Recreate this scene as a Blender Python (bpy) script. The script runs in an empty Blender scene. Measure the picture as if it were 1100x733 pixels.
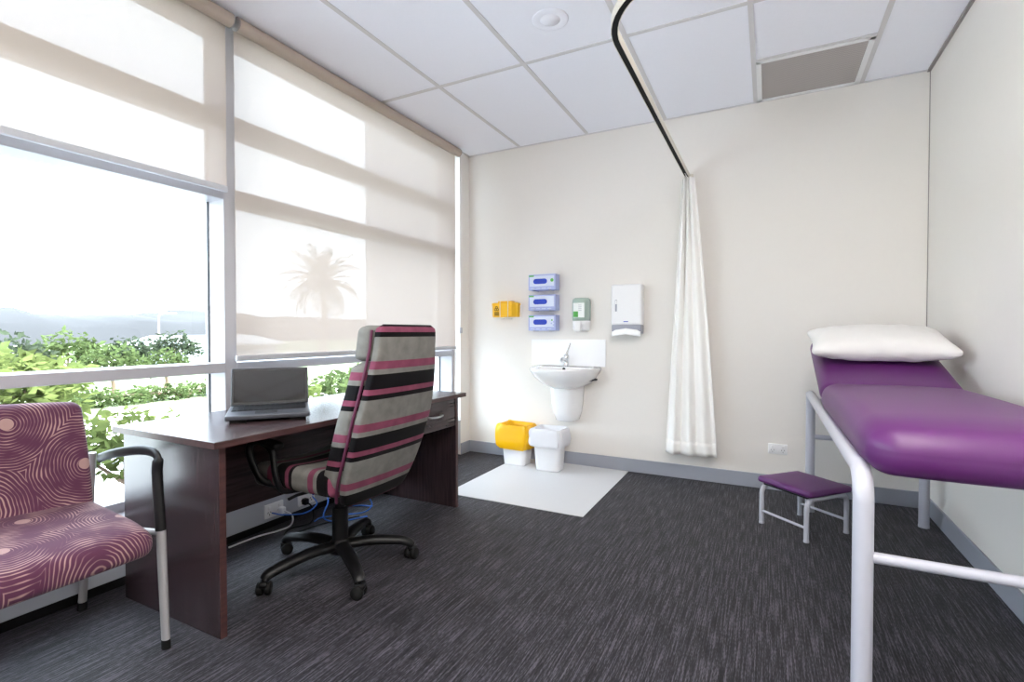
import bpy, bmesh, math, random
from mathutils import Vector, Matrix, noise
random.seed(7)
PI = math.pi
scn = bpy.context.scene
COL = scn.collection
V = Vector

# ------------------------------------------------------------------ room data
XL, XR, YB, YN, H = -2.394, 0.856, 3.832, -1.15, 2.648
XG = -2.592                      # glass plane
CAMZ = 1.0735

# ------------------------------------------------------------------ materials
def newmat(name):
    m = bpy.data.materials.new(name); m.use_nodes = True
    nt = m.node_tree; nt.nodes.clear()
    out = nt.nodes.new('ShaderNodeOutputMaterial')
    return m, nt, out
def rgb(c): return (c[0], c[1], c[2], 1.0)
def srgb(r, g, b):
    f = lambda v: (v/255/12.92) if v/255 <= 0.04045 else ((v/255+0.055)/1.055)**2.4
    return (f(r), f(g), f(b))
def N(nt, t, **kw):
    n = nt.nodes.new(t)
    for k, v in kw.items(): setattr(n, k, v)
    return n
def mat(name, col, rough=0.5, metal=0.0, spec=0.5, var=0.04, vscale=30, bump=0.0, bscale=200, coat=0.0, sheen=0.0, stretch=None, trans=0.0):
    m, nt, out = newmat(name)
    b = N(nt, 'ShaderNodeBsdfPrincipled')
    b.inputs['Roughness'].default_value = rough; b.inputs['Metallic'].default_value = metal
    b.inputs['Specular IOR Level'].default_value = spec; b.inputs['Coat Weight'].default_value = coat
    b.inputs['Sheen Weight'].default_value = sheen
    tc = N(nt, 'ShaderNodeTexCoord'); src = tc.outputs['Object']
    if stretch:
        mp = N(nt, 'ShaderNodeMapping'); mp.inputs['Scale'].default_value = stretch
        nt.links.new(src, mp.inputs['Vector']); src = mp.outputs['Vector']
    nz = N(nt, 'ShaderNodeTexNoise'); nz.inputs['Scale'].default_value = vscale; nz.inputs['Detail'].default_value = 3
    nt.links.new(src, nz.inputs['Vector'])
    mx = N(nt, 'ShaderNodeMix', data_type='RGBA')
    mx.inputs['A'].default_value = rgb([c*(1-var) for c in col]); mx.inputs['B'].default_value = rgb([min(1, c*(1+var)) for c in col])
    nt.links.new(nz.outputs['Fac'], mx.inputs['Factor']); nt.links.new(mx.outputs['Result'], b.inputs['Base Color'])
    if bump:
        n2 = N(nt, 'ShaderNodeTexNoise'); n2.inputs['Scale'].default_value = bscale
        nt.links.new(src, n2.inputs['Vector'])
        bp = N(nt, 'ShaderNodeBump'); bp.inputs['Strength'].default_value = bump; bp.inputs['Distance'].default_value = 0.004
        nt.links.new(n2.outputs['Fac'], bp.inputs['Height']); nt.links.new(bp.outputs['Normal'], b.inputs['Normal'])
    if trans:
        tr = N(nt, 'ShaderNodeBsdfTranslucent'); nt.links.new(mx.outputs['Result'], tr.inputs['Color'])
        ms = N(nt, 'ShaderNodeMixShader'); ms.inputs['Fac'].default_value = trans
        nt.links.new(b.outputs['BSDF'], ms.inputs[1]); nt.links.new(tr.outputs['BSDF'], ms.inputs[2])
        nt.links.new(ms.outputs['Shader'], out.inputs['Surface'])
    else:
        nt.links.new(b.outputs['BSDF'], out.inputs['Surface'])
    return m
def emit(name, col, s):
    m, nt, out = newmat(name)
    e = N(nt, 'ShaderNodeEmission'); e.inputs['Color'].default_value = rgb(col); e.inputs['Strength'].default_value = s
    nt.links.new(e.outputs['Emission'], out.inputs['Surface']); return m
def mat_glass(name):
    m, nt, out = newmat(name)
    t = N(nt, 'ShaderNodeBsdfTransparent'); t.inputs['Color'].default_value = (0.96, 0.985, 0.98, 1)
    g = N(nt, 'ShaderNodeBsdfGlossy'); g.inputs['Roughness'].default_value = 0.02
    fr = N(nt, 'ShaderNodeFresnel'); fr.inputs['IOR'].default_value = 1.35
    ms = N(nt, 'ShaderNodeMixShader')
    nt.links.new(fr.outputs['Fac'], ms.inputs['Fac']); nt.links.new(t.outputs['BSDF'], ms.inputs[1]); nt.links.new(g.outputs['BSDF'], ms.inputs[2])
    nt.links.new(ms.outputs['Shader'], out.inputs['Surface']); return m
def mat_screen(name, dcol, tcol, opening):
    # woven sunscreen fabric: open weave (see-through) + thread that reflects and transmits
    m, nt, out = newmat(name)
    tc = N(nt, 'ShaderNodeTexCoord'); nz = N(nt, 'ShaderNodeTexNoise'); nz.inputs['Scale'].default_value = 420; nz.inputs['Detail'].default_value = 1
    nt.links.new(tc.outputs['Object'], nz.inputs['Vector'])
    mr = N(nt, 'ShaderNodeMapRange'); mr.inputs['To Min'].default_value = 0.9; mr.inputs['To Max'].default_value = 1.1
    nt.links.new(nz.outputs['Fac'], mr.inputs['Value'])
    d = N(nt, 'ShaderNodeBsdfDiffuse'); d.inputs['Color'].default_value = rgb(dcol)
    t = N(nt, 'ShaderNodeBsdfTranslucent')
    vm = N(nt, 'ShaderNodeVectorMath', operation='SCALE'); vm.inputs[0].default_value = tcol
    nt.links.new(mr.outputs['Result'], vm.inputs['Scale']); nt.links.new(vm.outputs['Vector'], t.inputs['Color'])
    a = N(nt, 'ShaderNodeMixShader'); a.inputs['Fac'].default_value = 0.5
    nt.links.new(d.outputs['BSDF'], a.inputs[1]); nt.links.new(t.outputs['BSDF'], a.inputs[2])
    tr = N(nt, 'ShaderNodeBsdfTransparent')
    f = N(nt, 'ShaderNodeMixShader'); f.inputs['Fac'].default_value = opening
    nt.links.new(a.outputs['Shader'], f.inputs[1]); nt.links.new(tr.outputs['BSDF'], f.inputs[2])
    nt.links.new(f.outputs['Shader'], out.inputs['Surface']); return m
def mat_carpet(name):
    m, nt, out = newmat(name)
    b = N(nt, 'ShaderNodeBsdfPrincipled'); b.inputs['Roughness'].default_value = 0.65; b.inputs['Specular IOR Level'].default_value = 0.3
    b.inputs['Sheen Weight'].default_value = 0.12; b.inputs['Sheen Roughness'].default_value = 0.35
    tc = N(nt, 'ShaderNodeTexCoord')
    def nz(sc, scale, det=2):
        mp = N(nt, 'ShaderNodeMapping'); mp.inputs['Scale'].default_value = sc
        nt.links.new(tc.outputs['Object'], mp.inputs['Vector'])
        n = N(nt, 'ShaderNodeTexNoise'); n.inputs['Scale'].default_value = scale; n.inputs['Detail'].default_value = det
        nt.links.new(mp.outputs['Vector'], n.inputs['Vector']); return n
    n1 = nz((1, 0.032, 1), 180, 3); n2 = nz((1, 0.12, 1), 420, 2); n3 = nz((1, 1, 1), 3, 2)
    cr = N(nt, 'ShaderNodeValToRGB'); e = cr.color_ramp.elements
    e[0].position = 0.40; e[0].color = rgb(srgb(10, 10, 13)); e[1].position = 0.63; e[1].color = rgb(srgb(92, 88, 97))
    el = cr.color_ramp.elements.new(0.5); el.color = rgb(srgb(38, 36, 42))
    ad = N(nt, 'ShaderNodeMix', data_type='FLOAT'); ad.inputs['Factor'].default_value = 0.4
    nt.links.new(n1.outputs['Fac'], ad.inputs['A']); nt.links.new(n2.outputs['Fac'], ad.inputs['B'])
    nt.links.new(ad.outputs['Result'], cr.inputs['Fac']); nt.links.new(cr.outputs['Color'], b.inputs['Base Color'])
    bp = N(nt, 'ShaderNodeBump'); bp.inputs['Strength'].default_value = 0.5; bp.inputs['Distance'].default_value = 0.004
    nt.links.new(ad.outputs['Result'], bp.inputs['Height']); nt.links.new(bp.outputs['Normal'], b.inputs['Normal'])
    nt.links.new(b.outputs['BSDF'], out.inputs['Surface']); return m
def mat_wood(name, c1, c2, rough=0.25, sc=(14, 0.9, 14)):
    m, nt, out = newmat(name)
    b = N(nt, 'ShaderNodeBsdfPrincipled'); b.inputs['Roughness'].default_value = rough; b.inputs['Specular IOR Level'].default_value = 0.5
    tc = N(nt, 'ShaderNodeTexCoord'); mp = N(nt, 'ShaderNodeMapping'); mp.inputs['Scale'].default_value = sc
    nt.links.new(tc.outputs['Object'], mp.inputs['Vector'])
    n = N(nt, 'ShaderNodeTexNoise'); n.inputs['Scale'].default_value = 5; n.inputs['Detail'].default_value = 6; n.inputs['Distortion'].default_value = 0.6
    nt.links.new(mp.outputs['Vector'], n.inputs['Vector'])
    cr = N(nt, 'ShaderNodeValToRGB'); e = cr.color_ramp.elements
    e[0].position = 0.35; e[0].color = rgb(c1); e[1].position = 0.68; e[1].color = rgb(c2)
    nt.links.new(n.outputs['Fac'], cr.inputs['Fac']); nt.links.new(cr.outputs['Color'], b.inputs['Base Color'])
    nt.links.new(b.outputs['BSDF'], out.inputs['Surface']); return m
def mat_stripes(name, period, stops):
    m, nt, out = newmat(name)
    b = N(nt, 'ShaderNodeBsdfPrincipled'); b.inputs['Roughness'].default_value = 0.8; b.inputs['Sheen Weight'].default_value = 0.04; b.inputs['Specular IOR Level'].default_value = 0.12
    at = N(nt, 'ShaderNodeAttribute'); at.attribute_name = 'sv'
    dv = N(nt, 'ShaderNodeMath', operation='DIVIDE'); dv.inputs[1].default_value = period
    fr = N(nt, 'ShaderNodeMath', operation='FRACT')
    nt.links.new(at.outputs['Fac'], dv.inputs[0]); nt.links.new(dv.outputs['Value'], fr.inputs[0])
    cr = N(nt, 'ShaderNodeValToRGB'); cr.color_ramp.interpolation = 'CONSTANT'; els = cr.color_ramp.elements
    while len(els) > 1: els.remove(els[-1])
    els[0].position = stops[0][0]; els[0].color = rgb(stops[0][1])
    for p, c in stops[1:]:
        q = els.new(p); q.color = rgb(c)
    nt.links.new(fr.outputs['Value'], cr.inputs['Fac'])
    tc = N(nt, 'ShaderNodeTexCoord'); nz = N(nt, 'ShaderNodeTexNoise'); nz.inputs['Scale'].default_value = 22; nz.inputs['Detail'].default_value = 5
    nt.links.new(tc.outputs['Object'], nz.inputs['Vector'])
    mr = N(nt, 'ShaderNodeMapRange'); mr.inputs['From Min'].default_value = 0.3; mr.inputs['From Max'].default_value = 0.7; mr.inputs['To Min'].default_value = 0.82; mr.inputs['To Max'].default_value = 1.15
    nt.links.new(nz.outputs['Fac'], mr.inputs['Value'])
    vm = N(nt, 'ShaderNodeVectorMath', operation='SCALE'); nt.links.new(cr.outputs['Color'], vm.inputs[0]); nt.links.new(mr.outputs['Result'], vm.inputs['Scale'])
    nt.links.new(vm.outputs['Vector'], b.inputs['Base Color']); nt.links.new(b.outputs['BSDF'], out.inputs['Surface']); return m
def mat_rings(name, centres, base, line, spacing=0.0098):
    # swirl-print upholstery: wobbling rings round a few centres, pale spot in each
    m, nt, out = newmat(name)
    b = N(nt, 'ShaderNodeBsdfPrincipled'); b.inputs['Roughness'].default_value = 0.75; b.inputs['Sheen Weight'].default_value = 0.15; b.inputs['Specular IOR Level'].default_value = 0.25
    at = N(nt, 'ShaderNodeAttribute'); at.attribute_name = 'pat'
    nz = N(nt, 'ShaderNodeTexNoise'); nz.inputs['Scale'].default_value = 9; nz.inputs['Detail'].default_value = 2
    nt.links.new(at.outputs['Vector'], nz.inputs['Vector'])
    ma = N(nt, 'ShaderNodeVectorMath', operation='MULTIPLY_ADD'); ma.inputs[1].default_value = (0.03, 0.03, 0); ma.inputs[2].default_value = (-0.015, -0.015, 0)
    nt.links.new(nz.outputs['Color'], ma.inputs[0])
    ad = N(nt, 'ShaderNodeVectorMath', operation='ADD'); nt.links.new(at.outputs['Vector'], ad.inputs[0]); nt.links.new(ma.outputs['Vector'], ad.inputs[1])
    prev = pd = None
    for c in centres:
        ds = N(nt, 'ShaderNodeVectorMath', operation='DISTANCE'); ds.inputs[1].default_value = (c[0], c[1], 0)
        nt.links.new(ad.outputs['Vector'], ds.inputs[0])
        d0 = N(nt, 'ShaderNodeVectorMath', operation='DISTANCE'); d0.inputs[1].default_value = (c[0], c[1], 0)
        nt.links.new(at.outputs['Vector'], d0.inputs[0])
        if prev is None: prev, pd = ds.outputs['Value'], d0.outputs['Value']
        else:
            for k in (0, 1):
                mn = N(nt, 'ShaderNodeMath', operation='MINIMUM')
                nt.links.new(prev if k == 0 else pd, mn.inputs[0]); nt.links.new((ds if k == 0 else d0).outputs['Value'], mn.inputs[1])
                if k == 0: prev = mn.outputs['Value']
                else: pd = mn.outputs['Value']
    mu = N(nt, 'ShaderNodeMath', operation='MULTIPLY'); mu.inputs[1].default_value = 2*PI/spacing; nt.links.new(prev, mu.inputs[0])
    si = N(nt, 'ShaderNodeMath', operation='SINE'); nt.links.new(mu.outputs['Value'], si.inputs[0])
    n2 = N(nt, 'ShaderNodeTexNoise'); n2.inputs['Scale'].default_value = 14; n2.inputs['Detail'].default_value = 2; nt.links.new(at.outputs['Vector'], n2.inputs['Vector'])
    m2 = N(nt, 'ShaderNodeMath', operation='MULTIPLY_ADD'); m2.inputs[1].default_value = 3.0; m2.inputs[2].default_value = -1.6; nt.links.new(n2.outputs['Fac'], m2.inputs[0])
    ad2 = N(nt, 'ShaderNodeMath', operation='ADD'); nt.links.new(si.outputs['Value'], ad2.inputs[0]); nt.links.new(m2.outputs['Value'], ad2.inputs[1])
    mr = N(nt, 'ShaderNodeMapRange'); mr.inputs['From Min'].default_value = 0.4; mr.inputs['From Max'].default_value = 1.15; nt.links.new(ad2.outputs['Value'], mr.inputs['Value'])
    lt = N(nt, 'ShaderNodeMath', operation='LESS_THAN'); lt.inputs[1].default_value = 0.019; nt.links.new(pd, lt.inputs[0])
    mxx = N(nt, 'ShaderNodeMath', operation='MAXIMUM'); nt.links.new(mr.outputs['Result'], mxx.inputs[0]); nt.links.new(lt.outputs['Value'], mxx.inputs[1])
    mx = N(nt, 'ShaderNodeMix', data_type='RGBA'); mx.inputs['A'].default_value = rgb(base); mx.inputs['B'].default_value = rgb(line)
    nt.links.new(mxx.outputs['Value'], mx.inputs['Factor']); nt.links.new(mx.outputs['Result'], b.inputs['Base Color'])
    nt.links.new(b.outputs['BSDF'], out.inputs['Surface']); return m
def mat_leaf(name, col):
    m, nt, out = newmat(name)
    d = N(nt, 'ShaderNodeBsdfDiffuse'); t = N(nt, 'ShaderNodeBsdfTranslucent')
    tc = N(nt, 'ShaderNodeTexCoord'); nz = N(nt, 'ShaderNodeTexNoise'); nz.inputs['Scale'].default_value = 2.2; nz.inputs['Detail'].default_value = 4
    nt.links.new(tc.outputs['Object'], nz.inputs['Vector'])
    cr = N(nt, 'ShaderNodeValToRGB'); e = cr.color_ramp.elements
    e[0].position = 0.35; e[0].color = rgb([c*0.55 for c in col]); e[1].position = 0.68; e[1].color = rgb([min(1, c*1.35) for c in col])
    nt.links.new(nz.outputs['Fac'], cr.inputs['Fac'])
    nt.links.new(cr.outputs['Color'], d.inputs['Color']); nt.links.new(cr.outputs['Color'], t.inputs['Color'])
    a = N(nt, 'ShaderNodeMixShader'); a.inputs['Fac'].default_value = 0.4
    nt.links.new(d.outputs['BSDF'], a.inputs[1]); nt.links.new(t.outputs['BSDF'], a.inputs[2]); nt.links.new(a.outputs['Shader'], out.inputs['Surface']); return m
def mat_grille(name):
    m, nt, out = newmat(name)
    b = N(nt, 'ShaderNodeBsdfPrincipled'); b.inputs['Roughness'].default_value = 0.6
    tc = N(nt, 'ShaderNodeTexCoord'); ck = N(nt, 'ShaderNodeTexChecker'); ck.inputs['Scale'].default_value = 90
    ck.inputs['Color1'].default_value = rgb(srgb(182, 175, 172)); ck.inputs['Color2'].default_value = rgb(srgb(168, 162, 160))
    nt.links.new(tc.outputs['Object'], ck.inputs['Vector']); nt.links.new(ck.outputs['Color'], b.inputs['Base Color'])
    nt.links.new(b.outputs['BSDF'], out.inputs['Surface']); return m

M = {}
M['wall'] = mat('wall_paint', srgb(232, 228, 223), 0.7, var=0.01, bump=0.03, bscale=300)
M['ceil'] = mat('ceiling_tile', srgb(244, 245, 253), 0.9, var=0.015, vscale=60, bump=0.05, bscale=400)
M['tbar'] = mat('ceiling_bar', srgb(212, 210, 212), 0.5, var=0.01)
M['shadow_trim'] = mat('shadow_trim', srgb(150, 144, 142), 0.5)
M['skirt'] = mat('skirting_paint', srgb(156, 160, 171), 0.45, var=0.01)
M['carpet'] = mat_carpet('carpet')
M['vinyl'] = mat('vinyl', srgb(212, 213, 216), 0.45, var=0.02, vscale=90)
M['alu'] = mat('window_aluminium', srgb(172, 171, 177), 0.4, metal=0.0, var=0.01)
M['alu_dark'] = mat('window_gasket', srgb(40, 42, 46), 0.6)
M['lowwall'] = mat('spandrel_panel', srgb(178, 182, 190), 0.5, var=0.01)
M['glass'] = mat_glass('window_glass')
M['blind'] = mat_screen('blind_screen', srgb(205, 192, 182), (0.262, 0.214, 0.187), 0.042)
M['tube'] = mat('blind_roll', srgb(182, 168, 156), 0.7, var=0.02, vscale=80)
M['bar'] = mat('blind_bar', srgb(186, 188, 194), 0.4)
M['wood'] = mat_wood('wenge_laminate', srgb(50, 37, 39), srgb(68, 51, 53))
M['wood_v'] = mat_wood('wenge_laminate_upright', srgb(44, 33, 36), srgb(60, 46, 49), 0.25, (14, 14, 0.9))
M['wood_edge'] = mat_wood('wenge_edge', srgb(58, 36, 36), srgb(76, 48, 46), 0.4)
M['black'] = mat('black_plastic', srgb(15, 15, 17), 0.42, var=0.03, spec=0.35)
M['rubber'] = mat('black_rubber', srgb(9, 9, 10), 0.7, spec=0.3)
M['chrome'] = mat('chrome', (0.75, 0.76, 0.78), 0.12, metal=1.0, var=0.01)
M['steel'] = mat('brushed_steel', (0.62, 0.62, 0.63), 0.35, metal=1.0, var=0.02)
M['silver'] = mat('silver_paint', srgb(168, 166, 168), 0.4, metal=0.3, var=0.02)
M['powder'] = mat('grey_powdercoat', srgb(182, 183, 194), 0.32, var=0.01, coat=0.2)
M['purple'] = mat('purple_vinyl', srgb(88, 32, 97), 0.43, var=0.05, vscale=6, bump=0.04, bscale=500)
M['pillow'] = mat('pillow_cotton', srgb(226, 224, 222), 0.9, var=0.01, sheen=0.1)
M['curtain'] = mat('curtain_cotton', srgb(250, 249, 247), 0.9, var=0.01, trans=0.0)
M['white'] = mat('white_plastic', srgb(238, 238, 240), 0.35, var=0.01)
M['binwhite'] = mat('bin_plastic', srgb(240, 240, 242), 0.4, var=0.01)
M['liner'] = mat('white_liner', srgb(244, 244, 248), 0.35, var=0.03, vscale=12, trans=0.25)
M['yellowbag'] = mat('yellow_bag', srgb(255, 196, 6), 0.35, var=0.06, vscale=14, trans=0.25)
M['ceramic'] = mat('ceramic', srgb(246, 246, 248), 0.12, var=0.005, coat=0.4)
M['splash'] = mat('splash_acrylic', srgb(243, 243, 246), 0.2, var=0.005)
M['yellow'] = mat('sharps_yellow', srgb(255, 196, 28), 0.35, var=0.04)
M['ink'] = mat('black_ink', srgb(45, 38, 25), 0.6)
M['boxblue'] = mat('carton_blue', srgb(172, 182, 226), 0.5, var=0.03)
M['boxlight'] = mat('carton_pale', srgb(214, 222, 242), 0.5, var=0.02)
M['boxdark'] = mat('glove_blue', srgb(28, 62, 186), 0.5, var=0.1, vscale=60)
M['green'] = mat('label_green', srgb(92, 178, 84), 0.5)
M['soapcase'] = mat('soap_case', srgb(172, 192, 182), 0.25, var=0.04)
M['label'] = mat('paper_label', srgb(240, 244, 242), 0.6, var=0.01)
M['greyband'] = mat('grey_band', srgb(158, 160, 172), 0.35)
M['paper'] = mat('paper_towel', srgb(250, 250, 250), 0.9)
M['lap'] = mat('laptop_case', srgb(78, 80, 88), 0.35, metal=0.4, var=0.02)
M['lapkey'] = mat('laptop_keys', srgb(26, 27, 32), 0.5)
M['screen'] = mat('laptop_screen', srgb(14, 14, 17), 0.06, spec=1.0, var=0.01)
M['bluecable'] = mat('blue_cable', srgb(52, 110, 205), 0.45)
M['whitecable'] = mat('white_cable', srgb(225, 225, 228), 0.45)
M['grille'] = mat_grille('vent_grille')
M['rail'] = mat('rail_aluminium', srgb(216, 210, 198), 0.4, var=0.01)
GR, PK, BK = srgb(118, 117, 113), srgb(124, 64, 86), srgb(10, 8, 12)
M['stripe'] = mat_stripes('striped_velour', 0.245, [(0.0, BK), (0.205, PK), (0.295, BK), (0.375, GR), (0.755, PK), (0.885, GR), (0.965, BK)])
M['piping'] = mat('plum_piping', srgb(86, 30, 60), 0.7)
M['rings'] = mat_rings('swirl_fabric', [(0.897, 0.599), (0.705, 0.768), (0.60, 0.50), (0.45, 0.70), (0.83, 0.30),
        (0.90, 2.39), (0.695, 2.24), (0.585, 2.43), (0.76, 2.62), (0.42, 2.30), (0.40, 2.60)], srgb(82, 40, 66), srgb(168, 136, 132))
M['leafA'] = mat_leaf('leaf_bright', (0.125, 0.155, 0.052))
M['leafB'] = mat_leaf('leaf_mid', (0.085, 0.115, 0.045))
M['leafC'] = mat_leaf('leaf_far', (0.055, 0.07, 0.045))
M['palm'] = mat_leaf('leaf_palm', (0.03, 0.05, 0.025))
M['bark'] = mat('bark', srgb(110, 92, 76), 0.9, var=0.2, vscale=20)
M['grass'] = mat('lawn', (0.20, 0.25, 0.13), 0.95, var=0.3, vscale=3)
M['concrete'] = mat('concrete_path', srgb(218, 219, 220), 0.9, var=0.05, vscale=2)
M['extwall'] = mat('exterior_render', srgb(176, 178, 182), 0.85, var=0.02, vscale=3)
M['hill'] = mat('hill_scrub', (0.019, 0.019, 0.021), 0.95, var=0.15, vscale=0.25)
M['roof'] = mat('roof_metal', srgb(190, 195, 200), 0.5)
M['fill_light'] = emit('fill_light_face', (1.0, 0.94, 0.88), 11.5)  # glow of the unseen fill panels added overhead

# ------------------------------------------------------------------ mesh helpers
class MB:
    def __init__(s): s.v = []; s.f = []; s.m = []; s.mats = []; s.sm = []; s.attr = {}
    def mi(s, m):
        if m not in s.mats: s.mats.append(m)
        return s.mats.index(m)
    def add(s, verts, faces, m, smooth=True):
        o = len(s.v); k = s.mi(m)
        s.v += [tuple(v) for v in verts]
        for f in faces: s.f.append([i+o for i in f]); s.m.append(k); s.sm.append(smooth)
        return s
    def addbm(s, bm, m, mx=None, smooth=False):
        if mx is not None: bm.transform(mx)
        bm.verts.index_update()
        vs = [v.co.copy() for v in bm.verts]; fs = [[v.index for v in f.verts] for f in bm.faces]
        bm.free(); return s.add(vs, fs, m, smooth)
    def box(s, lo, hi, m, bev=0.0, seg=2, rot=None, at=None):
        lo = V(lo); hi = V(hi); c = (lo+hi)/2; d = hi-lo
        bm = bmesh.new(); bmesh.ops.create_cube(bm, size=1)
        bm.transform(Matrix.Diagonal((abs(d.x), abs(d.y), abs(d.z), 1)))
        if bev > 0: bmesh.ops.bevel(bm, geom=bm.edges[:], offset=bev, segments=seg, affect='EDGES', profile=0.5)
        mx = Matrix.Translation(c)
        if rot is not None: mx = Matrix.Translation(at if at is not None else c) @ rot @ Matrix.Translation(V((0, 0, 0)) if at is None else c-V(at))
        return s.addbm(bm, m, mx, False)
    def tube(s, pts, r, m, n=12, closed=False, cap=True, ry=None):
        pts = [V(p) for p in pts]; k = len(pts)
        rs = r if isinstance(r, (list, tuple)) else [r]*k
        rys = rs if ry is None else (ry if isinstance(ry, (list, tuple)) else [ry]*k)
        tang = []
        for i in range(k):
            a = pts[(i-1) % k] if (closed or i > 0) else pts[i]; b = pts[(i+1) % k] if (closed or i < k-1) else pts[i]
            t = (b-a); tang.append(t.normalized() if t.length > 1e-9 else V((0, 0, 1)))
        up = V((0, 0, 1)) if abs(tang[0].z) < 0.9 else V((0, 1, 0))
        nx = tang[0].cross(up).normalized(); ny = nx.cross(tang[0]).normalized()
        vs = []
        for i in range(k):
            if i > 0:
                nx = (nx - tang[i]*nx.dot(tang[i])).normalized(); ny = nx.cross(tang[i]).normalized()
            for j in range(n):
                a = 2*PI*j/n; vs.append(pts[i]+nx*math.cos(a)*rs[i]+ny*math.sin(a)*rys[i])
        fs = []
        for i in range(k if closed else k-1):
            i2 = (i+1) % k
            for j in range(n): fs.append([i*n+j, i*n+(j+1) % n, i2*n+(j+1) % n, i2*n+j])
        s.add(vs, fs, m, True)
        if cap and not closed:
            s.add(vs[:n], [list(range(n-1, -1, -1))], m, False); s.add(vs[-n:], [list(range(n))], m, False)
        return s
    def loft(s, rings, m, cap0=True, cap1=True, smooth=True):
        n = len(rings[0]); vs = [p for r in rings for p in r]; fs = []
        for i in range(len(rings)-1):
            for j in range(n): fs.append([i*n+j, i*n+(j+1) % n, (i+1)*n+(j+1) % n, (i+1)*n+j])
        if cap0: fs.append(list(range(n-1, -1, -1)))
        if cap1: fs.append([(len(rings)-1)*n+j for j in range(n)])
        return s.add(vs, fs, m, smooth)
    def sheet(s, rows, m, smooth=True):
        n = len(rows[0]); vs = [p for r in rows for p in r]
        fs = [[i*n+j, i*n+j+1, (i+1)*n+j+1, (i+1)*n+j] for i in range(len(rows)-1) for j in range(n-1)]
        return s.add(vs, fs, m, smooth)
    def lathe(s, prof, m, c=(0, 0, 0), n=24, mx=None):
        c = V(c); rings = []
        for r, z in prof:
            ring = [V((r*math.cos(2*PI*j/n), r*math.sin(2*PI*j/n), z)) for j in range(n)]
            if mx is not None: ring = [mx @ p for p in ring]
            rings.append([p+c for p in ring])
        return s.loft(rings, m)
    def rbox(s, size, r, m, fn=None, n=6, k=4, mx=None):
        """rounded box: dense grid, corners of radius r, optional reshaping fn"""
        hx, hy, hz = size[0]/2, size[1]/2, size[2]/2; r = min(r, hx, hy, hz)
        def axis(h):
            a = [-h + r*(1-math.cos(PI/2*i/k)) for i in range(k)]
            L = 2*(h-r); mid = [-h+r+L*i/n for i in range(n+1)]
            return a + mid + [-x for x in reversed(a)]
        bm = bmesh.new(); ax, ay, az = axis(hx), axis(hy), axis(hz); cache = {}
        def vert(x, y, z):
            key = (round(x, 6), round(y, 6), round(z, 6))
            if key not in cache:
                q = V((max(-hx+r, min(hx-r, x)), max(-hy+r, min(hy-r, y)), max(-hz+r, min(hz-r, z))))
                d = V((x, y, z))-q; p = q + d.normalized()*r if d.length > 1e-7 else V((x, y, z))
                cache[key] = bm.verts.new(p)
            return cache[key]
        def face(a, b, mk):
            for i in range(len(a)-1):
                for j in range(len(b)-1):
                    q = [vert(*mk(a[i], b[j])), vert(*mk(a[i+1], b[j])), vert(*mk(a[i+1], b[j+1])), vert(*mk(a[i], b[j+1]))]
                    if len(set(q)) == 4:
                        try: bm.faces.new(q)
                        except ValueError: pass
        for sg in (-1, 1):
            face(ax, ay, lambda a, b: (a, b, sg*hz)); face(ax, az, lambda a, b: (a, sg*hy, b)); face(ay, az, lambda a, b: (sg*hx, a, b))
        bmesh.ops.recalc_face_normals(bm, faces=bm.faces[:])
        if fn:
            for v in bm.verts: v.co = fn(v.co.copy())
        return s.addbm(bm, m, mx, True)
    def build(s, name, parent=None, loc=None, sv=None, pat=None):
        me = bpy.data.meshes.new(name)
        base = V(loc) if loc is not None else V((0, 0, 0))
        me.from_pydata([tuple(V(v)-base) for v in s.v], [], s.f)
        for k in s.mats: me.materials.append(k)
        me.polygons.foreach_set('material_index', s.m); me.polygons.foreach_set('use_smooth', s.sm)
        bm = bmesh.new(); bm.from_mesh(me); bmesh.ops.recalc_face_normals(bm, faces=bm.faces[:]); bm.to_mesh(me); bm.free()
        if sv:
            a = me.attributes.new('sv', 'FLOAT', 'POINT'); a.data.foreach_set('value', [sv(V(v)) for v in s.v])
        if pat:
            a = me.attributes.new('pat', 'FLOAT_VECTOR', 'POINT')
            for i, v in enumerate(s.v): a.data[i].vector = pat(V(v))
        me.update()
        o = bpy.data.objects.new(name, me); COL.objects.link(o); o.location = base
        if parent is not None:
            o.parent = parent; o.location = base - wpos(parent)
        return o
def wpos(o):
    p = V(o.location)
    while o.parent is not None: o = o.parent; p = p + V(o.location)
    return p
def thing(name, label, cat, loc=(0, 0, 0), group=None):
    o = bpy.data.objects.new(name, None); COL.objects.link(o); o.location = loc; o.empty_display_size = 0.1
    return tag(o, label, cat, group)
def tag(o, label, cat, group=None):
    o['label'] = label; o['category'] = cat
    if group: o['group'] = group
    return o
def struct(o): o['kind'] = 'structure'; return o
def lab(o, l): o['label'] = l; return o
def arc(c, r, a0, a1, n, u=V((1, 0, 0)), w=V((0, 0, 1))):
    return [V(c)+u*(r*math.cos(a0+(a1-a0)*i/n))+w*(r*math.sin(a0+(a1-a0)*i/n)) for i in range(n+1)]
def bez(p, n=24):
    """Catmull-Rom through the points"""
    p = [V(q) for q in p]; p = [p[0]*2-p[1]]+p+[p[-1]*2-p[-2]]; out = []
    for i in range(1, len(p)-2):
        for k in range(n):
            t = k/n
            out.append(0.5*((2*p[i])+(p[i+1]-p[i-1])*t+(2*p[i-1]-5*p[i]+4*p[i+1]-p[i+2])*t*t+(3*p[i]-p[i-1]-3*p[i+1]+p[i+2])*t**3))
    return out+[p[-2]]
RZ = lambda a: Matrix.Rotation(a, 4, 'Z')
RX = lambda a: Matrix.Rotation(a, 4, 'X')
RY = lambda a: Matrix.Rotation(a, 4, 'Y')
T = Matrix.Translation

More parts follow.
